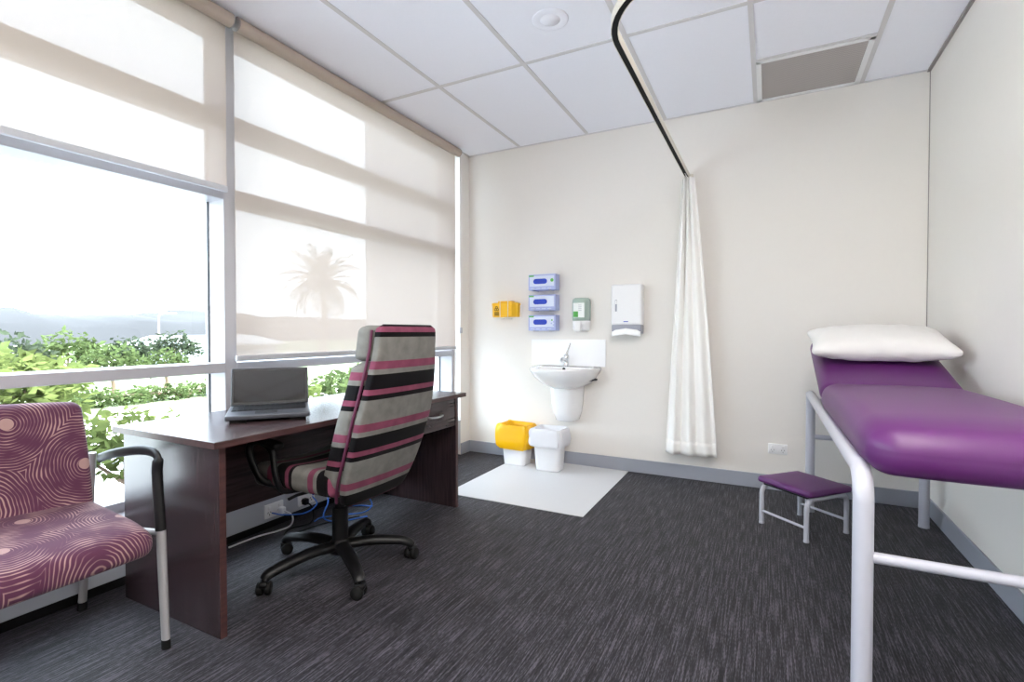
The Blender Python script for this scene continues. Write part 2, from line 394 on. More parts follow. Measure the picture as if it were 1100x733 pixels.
# ================================================================== THE ROOM
struct(MB().box((XL-0.3, YN-0.1, -0.12), (XR+0.1, YB+0.1, 0), M['carpet']).build('floor'))
struct(MB().box((XL-0.3, YN-0.1, H), (XR+0.1, YB+0.1, H+0.15), M['ceil']).build('ceiling'))
struct(MB().box((XL-0.3, YB, 0), (XR+0.1, YB+0.1, H), M['wall']).build('wall_back'))
struct(MB().box((XR, YN-0.1, 0), (XR+0.1, YB, H), M['wall']).build('wall_right'))
struct(MB().box((XL-0.3, YN-0.1, 0), (XR, YN, H), M['wall']).build('wall_front'))
wl = MB()
wl.box((XL-0.3, 3.68, 0), (XL, YB, H), M['wall'])                       # nib beside the window
wl.box((XL-0.23, YN, 0.05), (XL, 3.68, 0.285), M['lowwall'])            # low panel below the glass
wl.box((XL-0.23, YN, 0.0), (XL-0.03, 3.68, 0.05), M['black'])           # recessed toe
struct(wl.build('wall_left'))
struct(MB().box((XL-0.23, YN, 0.285), (XL+0.004, 3.68, 0.303), M['alu'], 0.004).build('trim_1'))      # sill capping
# skirtings
struct(MB().box((XL+0.012, YB-0.012, 0), (XR-0.012, YB, 0.10), M['skirt'], 0.003).build('baseboard_back'))
struct(MB().box((XR-0.012, YN, 0), (XR, YB, 0.10), M['skirt'], 0.003).build('baseboard_right'))
struct(MB().box((XL, 3.68, 0), (XL+0.012, YB, 0.10), M['skirt'], 0.003).build('baseboard_left'))
# sheet vinyl let into the carpet
struct(MB().box((-1.90, 2.75, -0.01), (-0.947, YB-0.012, 0.0025), M['vinyl']).build('trim_2'))
# ceiling T-bars, perimeter angles, shadow line
g = MB(); x0 = -1.887; tb = 0.0125
xs = [x0+0.6*k for k in range(5)]
for x in xs: g.box((x-tb, YN, H-0.004), (x+tb, YB, H+0.01), M['tbar'])
for y in (2.661, 1.461, 0.261, -0.939): g.box((XL, y-tb, H-0.0041), (XR, y+tb, H+0.01), M['tbar'])
g.box((xs[3], 3.245-tb, H-0.0041), (xs[4], 3.245+tb, H+0.01), M['tbar'])
struct(g.build('trim_3'))
g = MB()
g.box((XL, YB-0.012, H-0.006), (XR, YB, H+0.01), M['tbar']); g.box((XL, 3.68, H-0.006), (XL+0.012, YB, H+0.01), M['tbar'])
struct(g.build('trim_4'))
g = MB(); g.box((XR-0.016, YN, H-0.012), (XR, YB, H+0.01), M['shadow_trim']); g.box((XR-0.004, YB-0.003, 0.1), (XR, YB, H), M['shadow_trim'])
struct(g.build('trim_5'))

# windows -----------------------------------------------------------
XF = -2.46
def window(name, y0, y1, jl, jr):
    f = MB()
    rails = [(0.303, 0.345), (0.868, 0.917), (1.748, 1.812), (2.125, 2.222), (2.60, H)]
    for a, b in rails: f.box((XG-0.03, y0, a), (XF-0.075 if 2.0 < a < 2.3 else XF, y1, b), M['alu'], 0.003)
    for a, b in (jl, jr):
        if b > a: f.box((XG-0.03, a, 0.303), (XF-0.001, b, H), M['alu'], 0.003)
    o = struct(f.build(name))
    for i in range(4):
        za, zb = rails[i][1], rails[i+1][0]
        p = MB(); p.add([(XG, y0, za), (XG, y1, za), (XG, y1, zb), (XG, y0, zb)], [[0, 1, 2, 3]], M['glass'], False); p.build('pane', o)
        q = MB()
        for a, b in ((y0, y0+0.005), (y1-0.005, y1)): q.box((XG-0.004, a, za), (XG+0.008, b, zb), M['alu_dark'])
        q.build('gasket', o)
    return o
window('window_1', -0.95, 1.597, (YN, -0.95), (1.597, 1.662))
window('window_2', 1.662, 3.650, (0, -1), (3.650, 3.680))

# ================================================================== OUTSIDE
GZ = -0.35
struct(MB().box((-140, -60, GZ-0.2), (XL-0.3, 160, GZ), M['grass']).build('ground'))
struct(MB().box((-7.0, -30, GZ-0.05), (XL-0.3, 3.9, GZ+0.02), M['concrete']).build('paving'))
struct(MB().box((-9.6, -30, GZ-0.05), (-7.4, 60, GZ+0.02), M['concrete']).build('path'))
struct(MB().box((-30, -30, GZ-0.05), (-19, 90, GZ+0.015), M['concrete']).build('road'))
struct(MB().box((-3.69, 3.9, GZ), (XL-0.3, 4.1, 3.6), M['extwall']).build('wall_exterior'))
hm = MB(); rows = []
for i, d in enumerate((70, 76, 90, 110)):
    row = []
    for j in range(121):
        y = -70+j*2.2
        z = (0, 2.6, 4.2, 5.2)[i] + (0 if i == 0 else 1.6*noise.noise(V((y*0.09, i*3.1, 0)))+0.7*noise.noise(V((y*0.6, i, 2))))
        row.append(V((-d, y, GZ-0.1+z)))
    rows.append(row)
rows.append([V((p.x-6, p.y, GZ-0.1)) for p in rows[-1]])
hm.sheet(rows, M['hill']); struct(hm.build('hills'))

def leaf_cloud(mb, blobs, n, size, m, rnd):
    for _ in range(n):
        c, r = rnd.choice(blobs)
        d = V((rnd.gauss(0, 1), rnd.gauss(0, 1), rnd.gauss(0, 1))).normalized()*(rnd.random()**0.4)
        p = V(c)+V((d.x*r[0], d.y*r[1], d.z*r[2]))
        a = V((rnd.gauss(0, 1), rnd.gauss(0, 1), rnd.gauss(-0.2, 0.6))).normalized(); b = a.cross(V((rnd.gauss(0, 1), rnd.gauss(0, 1), rnd.gauss(0, 1)))).normalized()
        L = size*rnd.uniform(0.7, 1.3); w = L*0.24; nrm = a.cross(b)
        mb.add([p, p+a*L*0.45+b*w+nrm*L*0.06, p+a*L, p+a*L*0.45-b*w+nrm*L*0.06, p+a*L*0.45-nrm*L*0.04], [[0, 1, 4], [1, 2, 4], [2, 3, 4], [3, 0, 4]], m, True)
def plant(name, label, cat, base, trunk_h, blobs, n, size, m, seed, group=None, tr=0.05):
    rnd = random.Random(seed)
    t = thing(name, label, cat, base, group); b = V(base)
    s = MB(); tops = [V(c) for c, r in blobs]; fork = b+V((0, 0, trunk_h))
    s.tube(bez([b, b+V((0.03, 0.02, trunk_h*0.5)), fork], 6), [tr*(1-0.4*i/12) for i in range(13)], M['bark'], 8)
    s.build('trunk', t)
    br = MB()
    for c in tops: br.tube(bez([fork-V((0, 0, 0.03)), (fork+b+c)/2*1.0+V((0, 0, 0.03))-b*0.5 if False else fork.lerp(b+c, 0.5)+V((0, 0, 0.05)), b+c], 5), [tr*0.55*(1-0.7*i/10) for i in range(11)], M['bark'], 6)
    br.build('branch', t)
    f = MB(); leaf_cloud(f, [(b+V(c), r) for c, r in blobs], n, size, m, rnd); f.build('foliage', t)
    return t
plant('leafy_tree', 'bright green broad leafed tree behind the armchair, reaching above the transom', 'tree', (-6.0, 1.75, GZ), 0.7,
      [((0, -0.1, 1.0), (0.5, 0.5, 0.36)), ((-0.2, -0.75, 0.98), (0.45, 0.5, 0.34)), ((0.1, 0.38, 0.92), (0.4, 0.36, 0.32)), ((0.1, -1.3, 0.95), (0.5, 0.5, 0.4)), ((0.1, 0, 0.6), (0.4, 0.7, 0.35))], 2600, 0.115, M['leafA'], 1)
plant('shrub', 'low bright green shrub just outside the glass, between armchair back and desk', 'shrub', (-4.55, 2.12, GZ), 0.25,
      [((0, 0, 0.55), (0.4, 0.45, 0.28)), ((0.1, 0.35, 0.45), (0.3, 0.3, 0.22)), ((-0.2, -0.4, 0.5), (0.35, 0.4, 0.26))], 1300, 0.10, M['leafA'], 2, tr=0.03)
plant('shrub', 'smaller sprawling shrub outside, low in the glass beside the desk end panel', 'shrub', (-3.95, 1.30, GZ), 0.15,
      [((0, 0, 0.22), (0.3, 0.35, 0.2)), ((0.1, -0.45, 0.3), (0.3, 0.35, 0.25))], 900, 0.09, M['leafA'], 3, tr=0.03)
plant('shrub', 'mid green shrub showing under the lowered blind behind the laptop', 'shrub', (-5.6, 6.1, GZ), 0.25,
      [((0, 0, 0.62), (0.5, 0.6, 0.36)), ((0, -0.7, 0.55), (0.4, 0.5, 0.32)), ((-0.1, 0.7, 0.6), (0.4, 0.5, 0.36))], 1500, 0.12, M['leafB'], 4, tr=0.04)
plant('shrub', 'yellow green shrub outside showing beside the mullion and the laptop', 'shrub', (-5.4, 3.85, GZ), 0.25,
      [((0, 0, 0.6), (0.4, 0.5, 0.34)), ((0, 0.5, 0.55), (0.4, 0.4, 0.3))], 1000, 0.11, M['leafA'], 14, tr=0.04)
hd_ = [((-0.1*(k % 2), 0.42*k-1.9, 0.16+0.03*math.sin(k*2.3)), (0.35, 0.36, 0.18)) for k in range(10)]
plant('hedge', 'low clipped hedge running along the far side of the concrete path', 'hedge', (-11.2, 6.4, GZ), 0.1, hd_, 2200, 0.11, M['leafB'], 33, tr=0.03)
far = [(-17, 6.6, 1.1, 1), (-17.5, 8.3, 1.0, 2), (-12.5, 5.6, 0.9, 3), (-18, 9.9, 1.1, 4), (-13.5, 7.2, 0.75, 5), (-14.0, 4.3, 1.1, 6)]
kinds = ['rounded pale green tree beyond the road, behind the leafy tree top', 'pale green tree beyond the path, second along from the light pole',
         'small round garden tree beyond the concrete path, nearest the leafy tree', 'pale tree beyond the road standing in front of the white building',
         'smallest round tree beyond the path, beside the light pole', 'wide pale tree beyond the path, partly hidden by the leafy tree']
for (x, y, s, k), L in zip(far, kinds):
    plant('garden_tree', L, 'tree', (x, y, GZ), 0.5*s, [((0, 0, 0.95*s), (0.5*s, 0.6*s, 0.42*s)), ((0, 0.4*s, 0.8*s), (0.4*s, 0.4*s, 0.3*s)), ((0, -0.4*s, 0.78*s), (0.4*s, 0.4*s, 0.3*s))],
          800, 0.15*s, M['leafB'] if k % 2 else M['leafC'], 20+k, 'trees beyond the path', 0.05)
# palm seen through the screen fabric
pt = thing('palm_tree', 'palm tree outside, its crown a dark silhouette through the lowered blind', 'tree', (-20.0, 18.0, GZ))
pb = V((-20, 18, GZ)); top = V((-20, 18.05, 3.5))
MB().tube(bez([pb, pb.lerp(top, 0.5)+V((0.1, 0.1, 0)), top], 8), [0.17-0.004*i for i in range(17)], M['bark'], 10).build('trunk', pt)
fr = MB(); rnd = random.Random(5)
for k in range(72):
    a = k*2.399; el = rnd.uniform(-0.5, 1.57); L = rnd.uniform(1.9, 2.5)*(1.0-0.22*max(0.0, el-0.9)); d = V((math.cos(a), math.sin(a), 0)); P = [top]
    for i in range(8):
        e_ = el-(1.75-0.75*max(0.0, el))*(i/8)**1.3; P.append(P[-1]+(d*math.cos(e_)+V((0, 0, math.sin(e_))))*L/8)
    fr.tube(P, [0.02*(1-0.9*i/8)+0.002 for i in range(9)], M['palm'], 5)
    for i in range(1, 9):
        tdir = (P[i]-P[i-1]).normalized(); sd = tdir.cross(V((0, 0, 1))).normalized()
        for s in (-1, 1):
            for q in (0, 0.5):
                o = P[i-1].lerp(P[i], q); l = 0.55*(1-0.5*abs(i/8-0.4)); tip = o+sd*s*l*0.8+tdir*l*0.45-V((0, 0, 0.22*l))
                fr.add([o-tdir*0.035, tip, o+tdir*0.035, o.lerp(tip, 0.5)+V((0, 0, 0.03))], [[0, 1, 3], [3, 1, 2]], M['palm'], False)
fr.build('frond', pt)
# light pole, pale building
lp = thing('light_pole', 'thin grey light pole standing beyond the road', 'pole', (-26, 13.6, GZ))
MB().tube([(-26, 13.6, GZ), (-26, 13.6, 1.9)], [0.06, 0.04], M['shadow_trim'], 8).build('post', lp)
MB().tube(bez([(-26, 13.6, 1.88), (-25.9, 13.8, 1.98), (-25.8, 14.3, 2.0)], 6), 0.03, M['roof'], 6).build('arm', lp)
bd = thing('building', 'low pale building with shallow metal roof beyond the path', 'building', (-20, 13, GZ))
MB().box((-23, 11.05, GZ), (-19.5, 15.0, 0.55), M['extwall'], 0.02).build('wall', bd)
r = MB(); r.loft([[V((-23.3, y, 0.55)), V((-19.2, y, 0.55)), V((-19.2, y, 0.62)), V((-21.2, y, 0.95)), V((-23.3, y, 0.62))] for y in (10.8, 15.2)], M['roof'], smooth=False); r.build('roof', bd)
for y in (11.5, 12.8, 14.0): MB().box((-19.52, y, -0.1), (-19.48, y+0.9, 0.35), M['roof'], 0.005).build('window', bd)

# ================================================================== BLINDS
def blind(label, y0, y1, zb, chain):
    t = thing('roller_blind', label, 'blind', (-2.37, (y0+y1)/2, H-0.038), 'roller blinds on the window wall')
    xa = -2.37; za = H-0.038
    MB().tube([(xa, y0+0.012, za), (xa, y1-0.012, za)], 0.034, M['tube'], 24).build('tube', t)
    f = MB(); n = 24; rows = []
    for i in range(9):
        z = za+(zb-za)*i/8
        rows.append([V((-2.403+0.0015*math.sin(5*j/n+i), y0+0.015+(y1-y0-0.03)*j/n, z)) for j in range(n+1)])
    f.sheet(rows, M['blind']); f.build('fabric', t)
    MB().box((-2.411, y0+0.012, zb-0.03), (-2.395, y1-0.012, zb), M['bar'], 0.005).build('bottom_bar', t)
    for y in (y0+0.006, y1-0.012):
        MB().lathe([(0.0, 0), (0.034, 0), (0.0355, 0.002), (0.0355, 0.004), (0.034, 0.006), (0.0, 0.006)], M['shadow_trim'], (xa, y, za), 20, RX(-PI/2)).build('bracket', t)
    if chain:
        c = MB(); yy = y1+0.010
        for dx in (0.0, 0.016): c.tube([(xa+dx, yy, za), (xa+dx, yy, 1.08)], 0.0016, M['white'], 6)
        c.tube(arc((xa+0.008, yy, 1.08), 0.008, 0, -PI, 8), 0.0016, M['white'], 6)
        co = c.build('chain', t)
        MB().rbox((0.032, 0.014, 0.05), 0.006, M['bar'], n=2, mx=T((xa+0.008, yy, 1.09))).build('chain_weight', t)
    return t
blind('half raised beige screen blind over the window behind the armchair', -0.95, 1.592, 1.80, False)
blind('fully lowered beige screen blind behind the desk and laptop', 1.604, 3.632, 0.955, True)

# ================================================================== CEILING FITTINGS
v = thing('ceiling_vent', 'square grey return air grille in the ceiling above the couch', 'vent', (0.213, 3.53, H))
a, b, c, d = xs[3]+0.0125, xs[4]-0.0125, 3.2575, YB-0.012
f = MB()
for q in ((a, c, a+0.028, d), (b-0.028, c, b, d), (a, c, b, c+0.028), (a, d-0.028, b, d)): f.box((q[0], q[1], H-0.008), (q[2], q[3], H), M['white'], 0.002)
f.build('frame', v)
gm = MB(); gm.box((a+0.02, c+0.02, H-0.003), (b-0.02, d-0.02, H), M['grille'])
gm.build('grille', v)
s = thing('ceiling_speaker', 'round white speaker flush in the ceiling tile beside the curtain rail', 'speaker', (-0.988, 2.35, H))
MB().lathe([(0, 0), (0.092, 0), (0.092, -0.002), (0.086, -0.004), (0.062, -0.0045), (0.058, -0.004), (0, -0.004)], M['ceil'], (-0.988, 2.35, H), 40).build('rim', s)
MB().lathe([(0, -0.003), (0.05, -0.003), (0.05, -0.0045), (0, -0.0055)], M['ceil'], (-0.988, 2.35, H), 40).build('grille', s)
for (x, y, L) in ((-0.387, -0.339, 'added unseen fill light behind the curtain rail bend, towards the middle of the room'), (0.213, 0.861, 'added unseen fill light above the foot of the couch')):
    t = thing('fill_panel', L, 'light', (x, y, H), 'added unseen fill lights')  # unseen panels added to brighten the room, real lamps unknown
    f = MB(); hx, hy = 0.287, 0.587
    for q in ((-hx, -hy, -hx+0.03, hy), (hx-0.03, -hy, hx, hy), (-hx, -hy, hx, -hy+0.03), (-hx, hy-0.03, hx, hy)): f.box((x+q[0], y+q[1], H-0.012), (x+q[2], y+q[3], H), M['white'], 0.002)
    f.build('frame', t)
    MB().box((x-hx+0.02, y-hy+0.02, H-0.007), (x+hx-0.02, y+hy-0.02, H-0.001), M['fill_light']).build('fill_face', t)

# ================================================================== CURTAIN + RAIL
RZ_ = 2.19
path = [V((-0.52, YB-0.002, RZ_)), V((-0.52, 3.2, RZ_)), V((-0.52, 2.5, RZ_)), V((-0.52, 1.92, RZ_))]
path += [V((-0.20, 1.90, RZ_))+V((-0.32*math.cos(q), -0.32*math.sin(q), 0)) for q in [PI/2*i/14 for i in range(15)]]
path += [V((0.3, 1.58, RZ_)), V((XR-0.002, 1.58, RZ_))]
def sweep(mb, path, sec, m):
    rings = []
    for i, p in enumerate(path):
        t = (path[min(i+1, len(path)-1)]-path[max(i-1, 0)]).normalized(); nrm = V((t.y, -t.x, 0))
        rings.append([p+nrm*a+V((0, 0, b)) for a, b in sec])
    mb.loft(rings, m, smooth=False)
rt = thing('curtain_rail', 'curved suspended cubicle curtain rail running from the back wall', 'curtain rail', (-0.52, 2.6, RZ_))
mb = MB(); w, h, k = 0.013, 0.018, 0.002
sweep(mb, path, [(-w, -h), (-w+k, -h), (-w+k, h-k), (w-k, h-k), (w-k, -h), (w, -h), (w, h), (-w, h)], M['rail']); mb.build('channel', rt)
mb = MB(); sweep(mb, path, [(-w+k, -h+0.002), (w-k, -h+0.002), (w-k, -h+0.006), (-w+k, -h+0.006)], M['rubber']); lab(mb.build('slot_shade', rt), 'black strip standing for the shade inside the rail')  # black strip paints the shade inside the open channel
MB().box((-0.55, YB-0.004, RZ_-0.03), (-0.49, YB, RZ_+0.03), M['rail'], 0.002).build('wall_plate', rt)
ct = thing('curtain', 'white gathered cubicle curtain hanging from the rail against the back wall', 'curtain', (-0.5, 3.70, 2.16))
def curtain_rows(za, zb, n, off=0.0):
    rows = []
    for i in range(n+1):
        z = za+(zb-za)*i/n; u = (2.165-z)/(2.165-0.2)
        W = 0.085+0.285*u**0.9; A = 0.05-0.015*u; cx = -0.508+0.028*u; cy = 3.705+0.0*u; row = []
        for j in range(181):
            q = j/180; ph = 2*PI*3.6*(q+0.016*math.sin(9*q+1)+0.01*u*math.sin(4*q))
            sw = math.sin(ph)
            fold = A*(sw+0.22*math.sin(2*ph+1.3))*(0.75+0.25*math.sin(5.1*q+0.8))
            x = cx+(q-0.5)*W+0.25*A*math.cos(ph)*(0.35+0.65*u)+0.006*math.sin(3*u+7*q)
            row.append(V((x, cy+fold*0.78-off+0.01*math.sin(2.5*u+5*q), z)))
        rows.append(row)
    return rows
mb = MB(); mb.sheet(curtain_rows(2.160, 0.205, 40), M['curtain']); cp = mb.build('drape', ct)
sm = cp.modifiers.new('Solidify', 'SOLIDIFY'); sm.thickness = 0.0025
mb = MB(); mb.sheet(curtain_rows(0.30, 0.205, 3, 0.0042), M['curtain']); hm_ = mb.build('hem', ct)
sm = hm_.modifiers.new('Solidify', 'SOLIDIFY'); sm.thickness = 0.0015
for k in range(7):
    y = 3.63+0.026*k
    MB().tube(bez([(-0.52, y, 2.171), (-0.515, y, 2.167), (-0.512, y, 2.158), (-0.518, y, 2.150)], 4), 0.0022, M['white'], 6).build('hook', ct)

# ================================================================== BASIN AREA
def outline(hw, dep, cy, z, n=40, cx=-1.44, back=None):
    """D-shaped plan: straight along the wall, rounded to the front"""
    pts = []; yb = cy if back is None else back
    for i in range(n+1):
        a = PI*i/n; e = 0.72
        x = hw*math.copysign(abs(math.cos(a))**e, math.cos(a)); y = -dep*abs(math.sin(a))**0.8
        pts.append(V((cx+x, yb+y, z)))
    return pts
bs = thing('wash_basin', 'white ceramic wall hung basin under the splashback', 'basin', (-1.44, YB, 0.79))
yb = YB-0.001
b_ = MB()
b_.loft([outline(0.06, 0.10, yb, 0.622), outline(0.12, 0.20, yb, 0.632), outline(0.185, 0.285, yb, 0.668), outline(0.235, 0.345, yb, 0.715), outline(0.265, 0.385, yb, 0.762),
         outline(0.275, 0.395, yb, 0.782), outline(0.274, 0.394, yb, 0.792), outline(0.262, 0.382, yb, 0.797),
         outline(0.232, 0.345, yb, 0.792), outline(0.215, 0.325, yb, 0.775)], M['ceramic'], cap1=False)
# bowl hollow
inner = [outline(0.215, 0.325, yb, 0.775), outline(0.19, 0.29, yb, 0.735), outline(0.13, 0.22, yb, 0.70), outline(0.06, 0.15, yb, 0.69)]
b_.loft(inner, M['ceramic'], cap0=False, cap1=True)
b_.box((-1.66, YB-0.115, 0.73), (-1.22, YB-0.002, 0.797), M['ceramic'], 0.012, 3)      # tap ledge
b_.build('bowl', bs)
sh = MB()
sh.loft([outline(0.075, 0.11, yb, 0.362), outline(0.092, 0.135, yb, 0.372), outline(0.112, 0.16, yb, 0.43), outline(0.125, 0.178, yb, 0.52), outline(0.132, 0.19, yb, 0.62), outline(0.135, 0.195, yb, 0.66)], M['ceramic'])
sh.build('shroud', bs)
MB().tube([(-1.30, YB-0.03, 0.66), (-1.24, YB-0.10, 0.695), (-1.20, YB-0.02, 0.70)], 0.008, M['alu_dark'], 8).build('bracket', bs)
MB().lathe([(0, 0), (0.011, 0), (0.013, 0.002), (0.011, 0.004), (0, 0.004)], M['alu_dark'], (-1.44, YB-0.1152, 0.781), 16, RX(PI/2)).build('overflow', bs)
tp = MB(); tc = V((-1.44, YB-0.065, 0.797))
tp.lathe([(0, 0), (0.028, 0), (0.028, 0.006), (0.022, 0.010), (0.021, 0.055), (0.024, 0.060), (0.024, 0.085), (0.018, 0.098), (0, 0.10)], M['chrome'], tc, 24)
tp.tube(bez([tc+V((0, 0, 0.04)), tc+V((0, -0.04, 0.062)), tc+V((0, -0.085, 0.066)), tc+V((0, -0.105, 0.050))], 5), [0.014]*10+[0.013]*6, M['chrome'], 12)
to = tp.build('tap', bs)
lv = MB(); lv.tube(bez([tc+V((0, 0, 0.095)), tc+V((0.012, 0.004, 0.13)), tc+V((0.032, 0.012, 0.19))], 5), [0.010-0.0005*i for i in range(11)], M['chrome'], 10); lv.build('lever', to)
sp = MB(); sp.box((-1.772, YB-0.007, 0.799), (-1.132, YB, 1.015), M['splash'], 0.002); tag(sp.build('splashback', loc=(-1.45, YB, 0.9)), 'flat white splashback panel on the wall above the basin', 'splashback')

# bins --------------------------------------------------------------
def rr(hx, hy, r, z, n=5, c=(0, 0), wob=0.0, rnd=None):
    pts = []
    for sx, sy, a0 in ((1, 1, 0), (-1, 1, PI/2), (-1, -1, PI), (1, -1, 1.5*PI)):
        for i in range(n+1):
            a = a0+PI/2*i/n; p = V((c[0]+sx*(hx-r)+r*math.cos(a), c[1]+sy*(hy-r)+r*math.sin(a), z))
            pts.append(p)
    return pts
def bag_rings(hx, hy, r, c, prof, amp, seed):
    rings = []
    for k, (e, z) in enumerate(prof):
        base = rr(hx+e, hy+e, r, z, 11, c); ring = []
        for p in base:
            d = V((p.x-c[0], p.y-c[1], 0)).normalized()
            w = amp*(0.6*noise.noise(V((d.x*3.2+seed, d.y*3.2, z*9)))+0.55*noise.noise(V((d.x*8+seed, d.y*8, z*22)))+0.75*noise.noise(V((d.x*13+seed, d.y*13, z*6)))+0.3*noise.noise(V((d.x*17+seed, d.y*17, z*40))))
            ring.append(p+d*(abs(w) if e > 0 else -0.3*abs(w))+V((0, 0, 0.55*amp*noise.noise(V((d.x*2.5, d.y*2.5+seed, 4))))*(1 if k in (0, len(prof)-1) or True else 0)))
        rings.append(ring)
    return rings
def bin_(label, c, top, bagm, bagname, drop, amp, puff, seed, hx=0.118, hy=0.095):
    t = thing('waste_bin', label, 'bin', (c[0], c[1], 0.003), 'waste bins beside the basin')
    m = MB(); z0 = 0.003
    m.loft([rr(hx*0.78, hy*0.78, 0.03, z0, 5, c), rr(hx*0.80, hy*0.80, 0.034, z0+0.012, 5, c), rr(hx*0.97, hy*0.97, 0.036, top-0.03, 5, c), rr(hx*1.04, hy*1.04, 0.036, top-0.028, 5, c), rr(hx*1.05, hy*1.05, 0.036, top, 5, c),
            rr(hx*0.95, hy*0.95, 0.034, top, 5, c), rr(hx*0.78, hy*0.78, 0.03, z0+0.02, 5, c)], M['binwhite'])
    m.build('body', t)
    g = MB()
    prof = [(puff*0.75, top-drop), (0.006+puff, top-drop*0.9), (0.010+puff, top-drop*0.72), (0.012+puff*0.75, top-drop*0.5), (0.012+puff*0.4, top-drop*0.25), (0.010+puff*0.15, top-0.005), (0.006, top+0.014), (-0.004, top+0.017), (-0.012, top+0.004), (-0.02, top-0.05)]
    g.loft(bag_rings(hx, hy, 0.036, c, prof, amp, seed), bagm, False, False); o = g.build(bagname, t)
    sd = o.modifiers.new('Subsurf', 'SUBSURF'); sd.levels = 1; sd.render_levels = 1
    return t
bin_('white plastic bin with a yellow bag folded over its rim', (-1.815, 3.640), 0.315, M['yellowbag'], 'bin_bag', 0.175, 0.032, 0.016, 3.0)
bin_('white plastic bin with a clear white liner folded over its rim', (-1.512, 3.600), 0.315, M['liner'], 'bin_liner', 0.125, 0.026, 0.008, 8.0)

# wall dispensers ---------------------------------------------------
sc_ = thing('sharps_container', 'small yellow sharps container in a bracket on the back wall', 'container', (-2.0, YB, 1.26))
m = MB(); hexa = lambda hw, y, z: [V((-2.0+a*hw, yy, z)) for a, yy in ((-1, YB-0.012), (-1, YB-0.065), (-0.72, y), (0.72, y), (1, YB-0.065), (1, YB-0.012))]
m.loft([hexa(0.112, YB-0.095, 1.203), hexa(0.118, YB-0.102, 1.21), hexa(0.122, YB-0.108, 1.30), hexa(0.122, YB-0.108, 1.305)], M['yellow'], smooth=False); m.build('body', sc_)
m = MB(); m.loft([hexa(0.126, YB-0.112, 1.305), hexa(0.126, YB-0.112, 1.318), hexa(0.115, YB-0.10, 1.324)], M['yellow'], smooth=False); m.box((-2.055, YB-0.085, 1.322), (-1.925, YB-0.02, 1.338), M['yellow'], 0.005); m.build('lid', sc_)
m = MB(); m.box((-2.13, YB-0.012, 1.195), (-1.87, YB+0.001, 1.32), M['white'], 0.003); m.tube([(-2.02, YB-0.111, 1.335), (-2.02, YB-0.111, 1.19), (-2.02, YB-0.03, 1.19)], 0.003, M['white'], 6); m.tube([(-1.945, YB-0.111, 1.335), (-1.945, YB-0.111, 1.19), (-1.945, YB-0.03, 1.19)], 0.003, M['white'], 6); m.build('bracket', sc_)
m = MB()
for k in range(3):
    a = PI/2+2*PI*k/3; cc = V((-2.055+0.011*math.cos(a), YB-0.1095, 1.272+0.011*math.sin(a)))
    m.tube([cc+V((0.010*math.cos(2*PI*i/12), 0, 0.010*math.sin(2*PI*i/12))) for i in range(12)], 0.0022, M['ink'], 6, closed=True)
for k in range(4): m.box((-2.075, YB-0.1095, 1.240-0.008*k), (-2.035+0.004*(k % 2), YB-0.1075, 1.244-0.008*k), M['ink'])
lab(m.build('warning_label', sc_), 'black hazard symbol and lines of print')

def glove_box(label, z0):
    t = thing('glove_box', label, 'glove box', (-1.635, YB, z0), 'glove boxes on the wall')
    x0, x1, dp, hh = -1.762, -1.522, 0.095, 0.128
    m = MB(); m.box((x0, YB-dp, z0), (x1, YB-0.004, z0+hh), M['boxblue'], 0.003); m.build('carton', t)
    m = MB(); m.box((x0+0.012, YB-dp-0.0012, z0+0.03), (x1-0.012, YB-dp+0.002, z0+hh-0.012), M['boxlight'], 0.0005)
    m.build('front_panel', t)
    m = MB(); ring = []
    n = 12; cx = (x0+x1)/2-0.014; cz = z0+0.071
    def pill(hw, r, y): return [V((cx+sx*hw+r*math.cos(a), y, cz+r*math.sin(a))) for sx, a0 in ((1, -PI/2), (-1, PI/2)) for a in [a0+PI*i/n for i in range(n+1)]]
    m.loft([pill(0.040, 0.021, YB-dp+0.001), pill(0.040, 0.021, YB-dp-0.0022), pill(0.036, 0.016, YB-dp-0.0026)], M['boxdark']); lab(m.build('opening', t), 'dark blue oval opening with gloves')
    m = MB(); m.box((x0+0.006, YB-dp-0.0016, z0+hh-0.018), (x0+0.05, YB-dp+0.001, z0+hh-0.006), M['green']); lab(m.build('brand_mark', t), 'small green printed mark')
    m = MB()
    for k in range(4): m.box((x0+0.02+0.05*k, YB-dp-0.0016, z0+0.012), (x0+0.055+0.05*k, YB-dp+0.001, z0+0.017), M['boxlight'])
    m.build('print_line', t)
    # wire holder that carries the carton
    for xx in (x0+0.05, x1-0.05):
        m = MB(); m.tube([(xx, YB-0.002, z0+0.05), (xx, YB-0.002, z0-0.004), (xx, YB-dp-0.004, z0-0.004), (xx, YB-dp-0.004, z0+0.014)], 0.0025, M['steel'], 6); m.build('wire_holder', t)
    return t
g1 = glove_box('blue carton of gloves on the wall, topmost of three, with a green dot', 1.418)
m = MB(); m.lathe([(0, 0), (0.014, 0), (0.014, 0.0016), (0, 0.0016)], M['green'], (-1.552, YB-0.0952, 1.495), 18, RX(PI/2)); lab(m.build('printed_dot', g1), 'green round printed dot')
glove_box('blue carton of gloves on the wall, middle one of three', 1.252)
g3 = glove_box('blue carton of gloves on the wall, lowest of three, just above the splashback', 1.086)
m = MB()
for (dx, dz) in ((0, 0), (0.018, 0.012), (0.018, -0.014), (0.004, 0.026)): m.box((-1.562+dx, YB-0.0966, 1.14+dz), (-1.550+dx, YB-0.094, 1.152+dz), M['green' if dz > 0.02 else 'boxblue'])
m.build('printed_dot', g3)

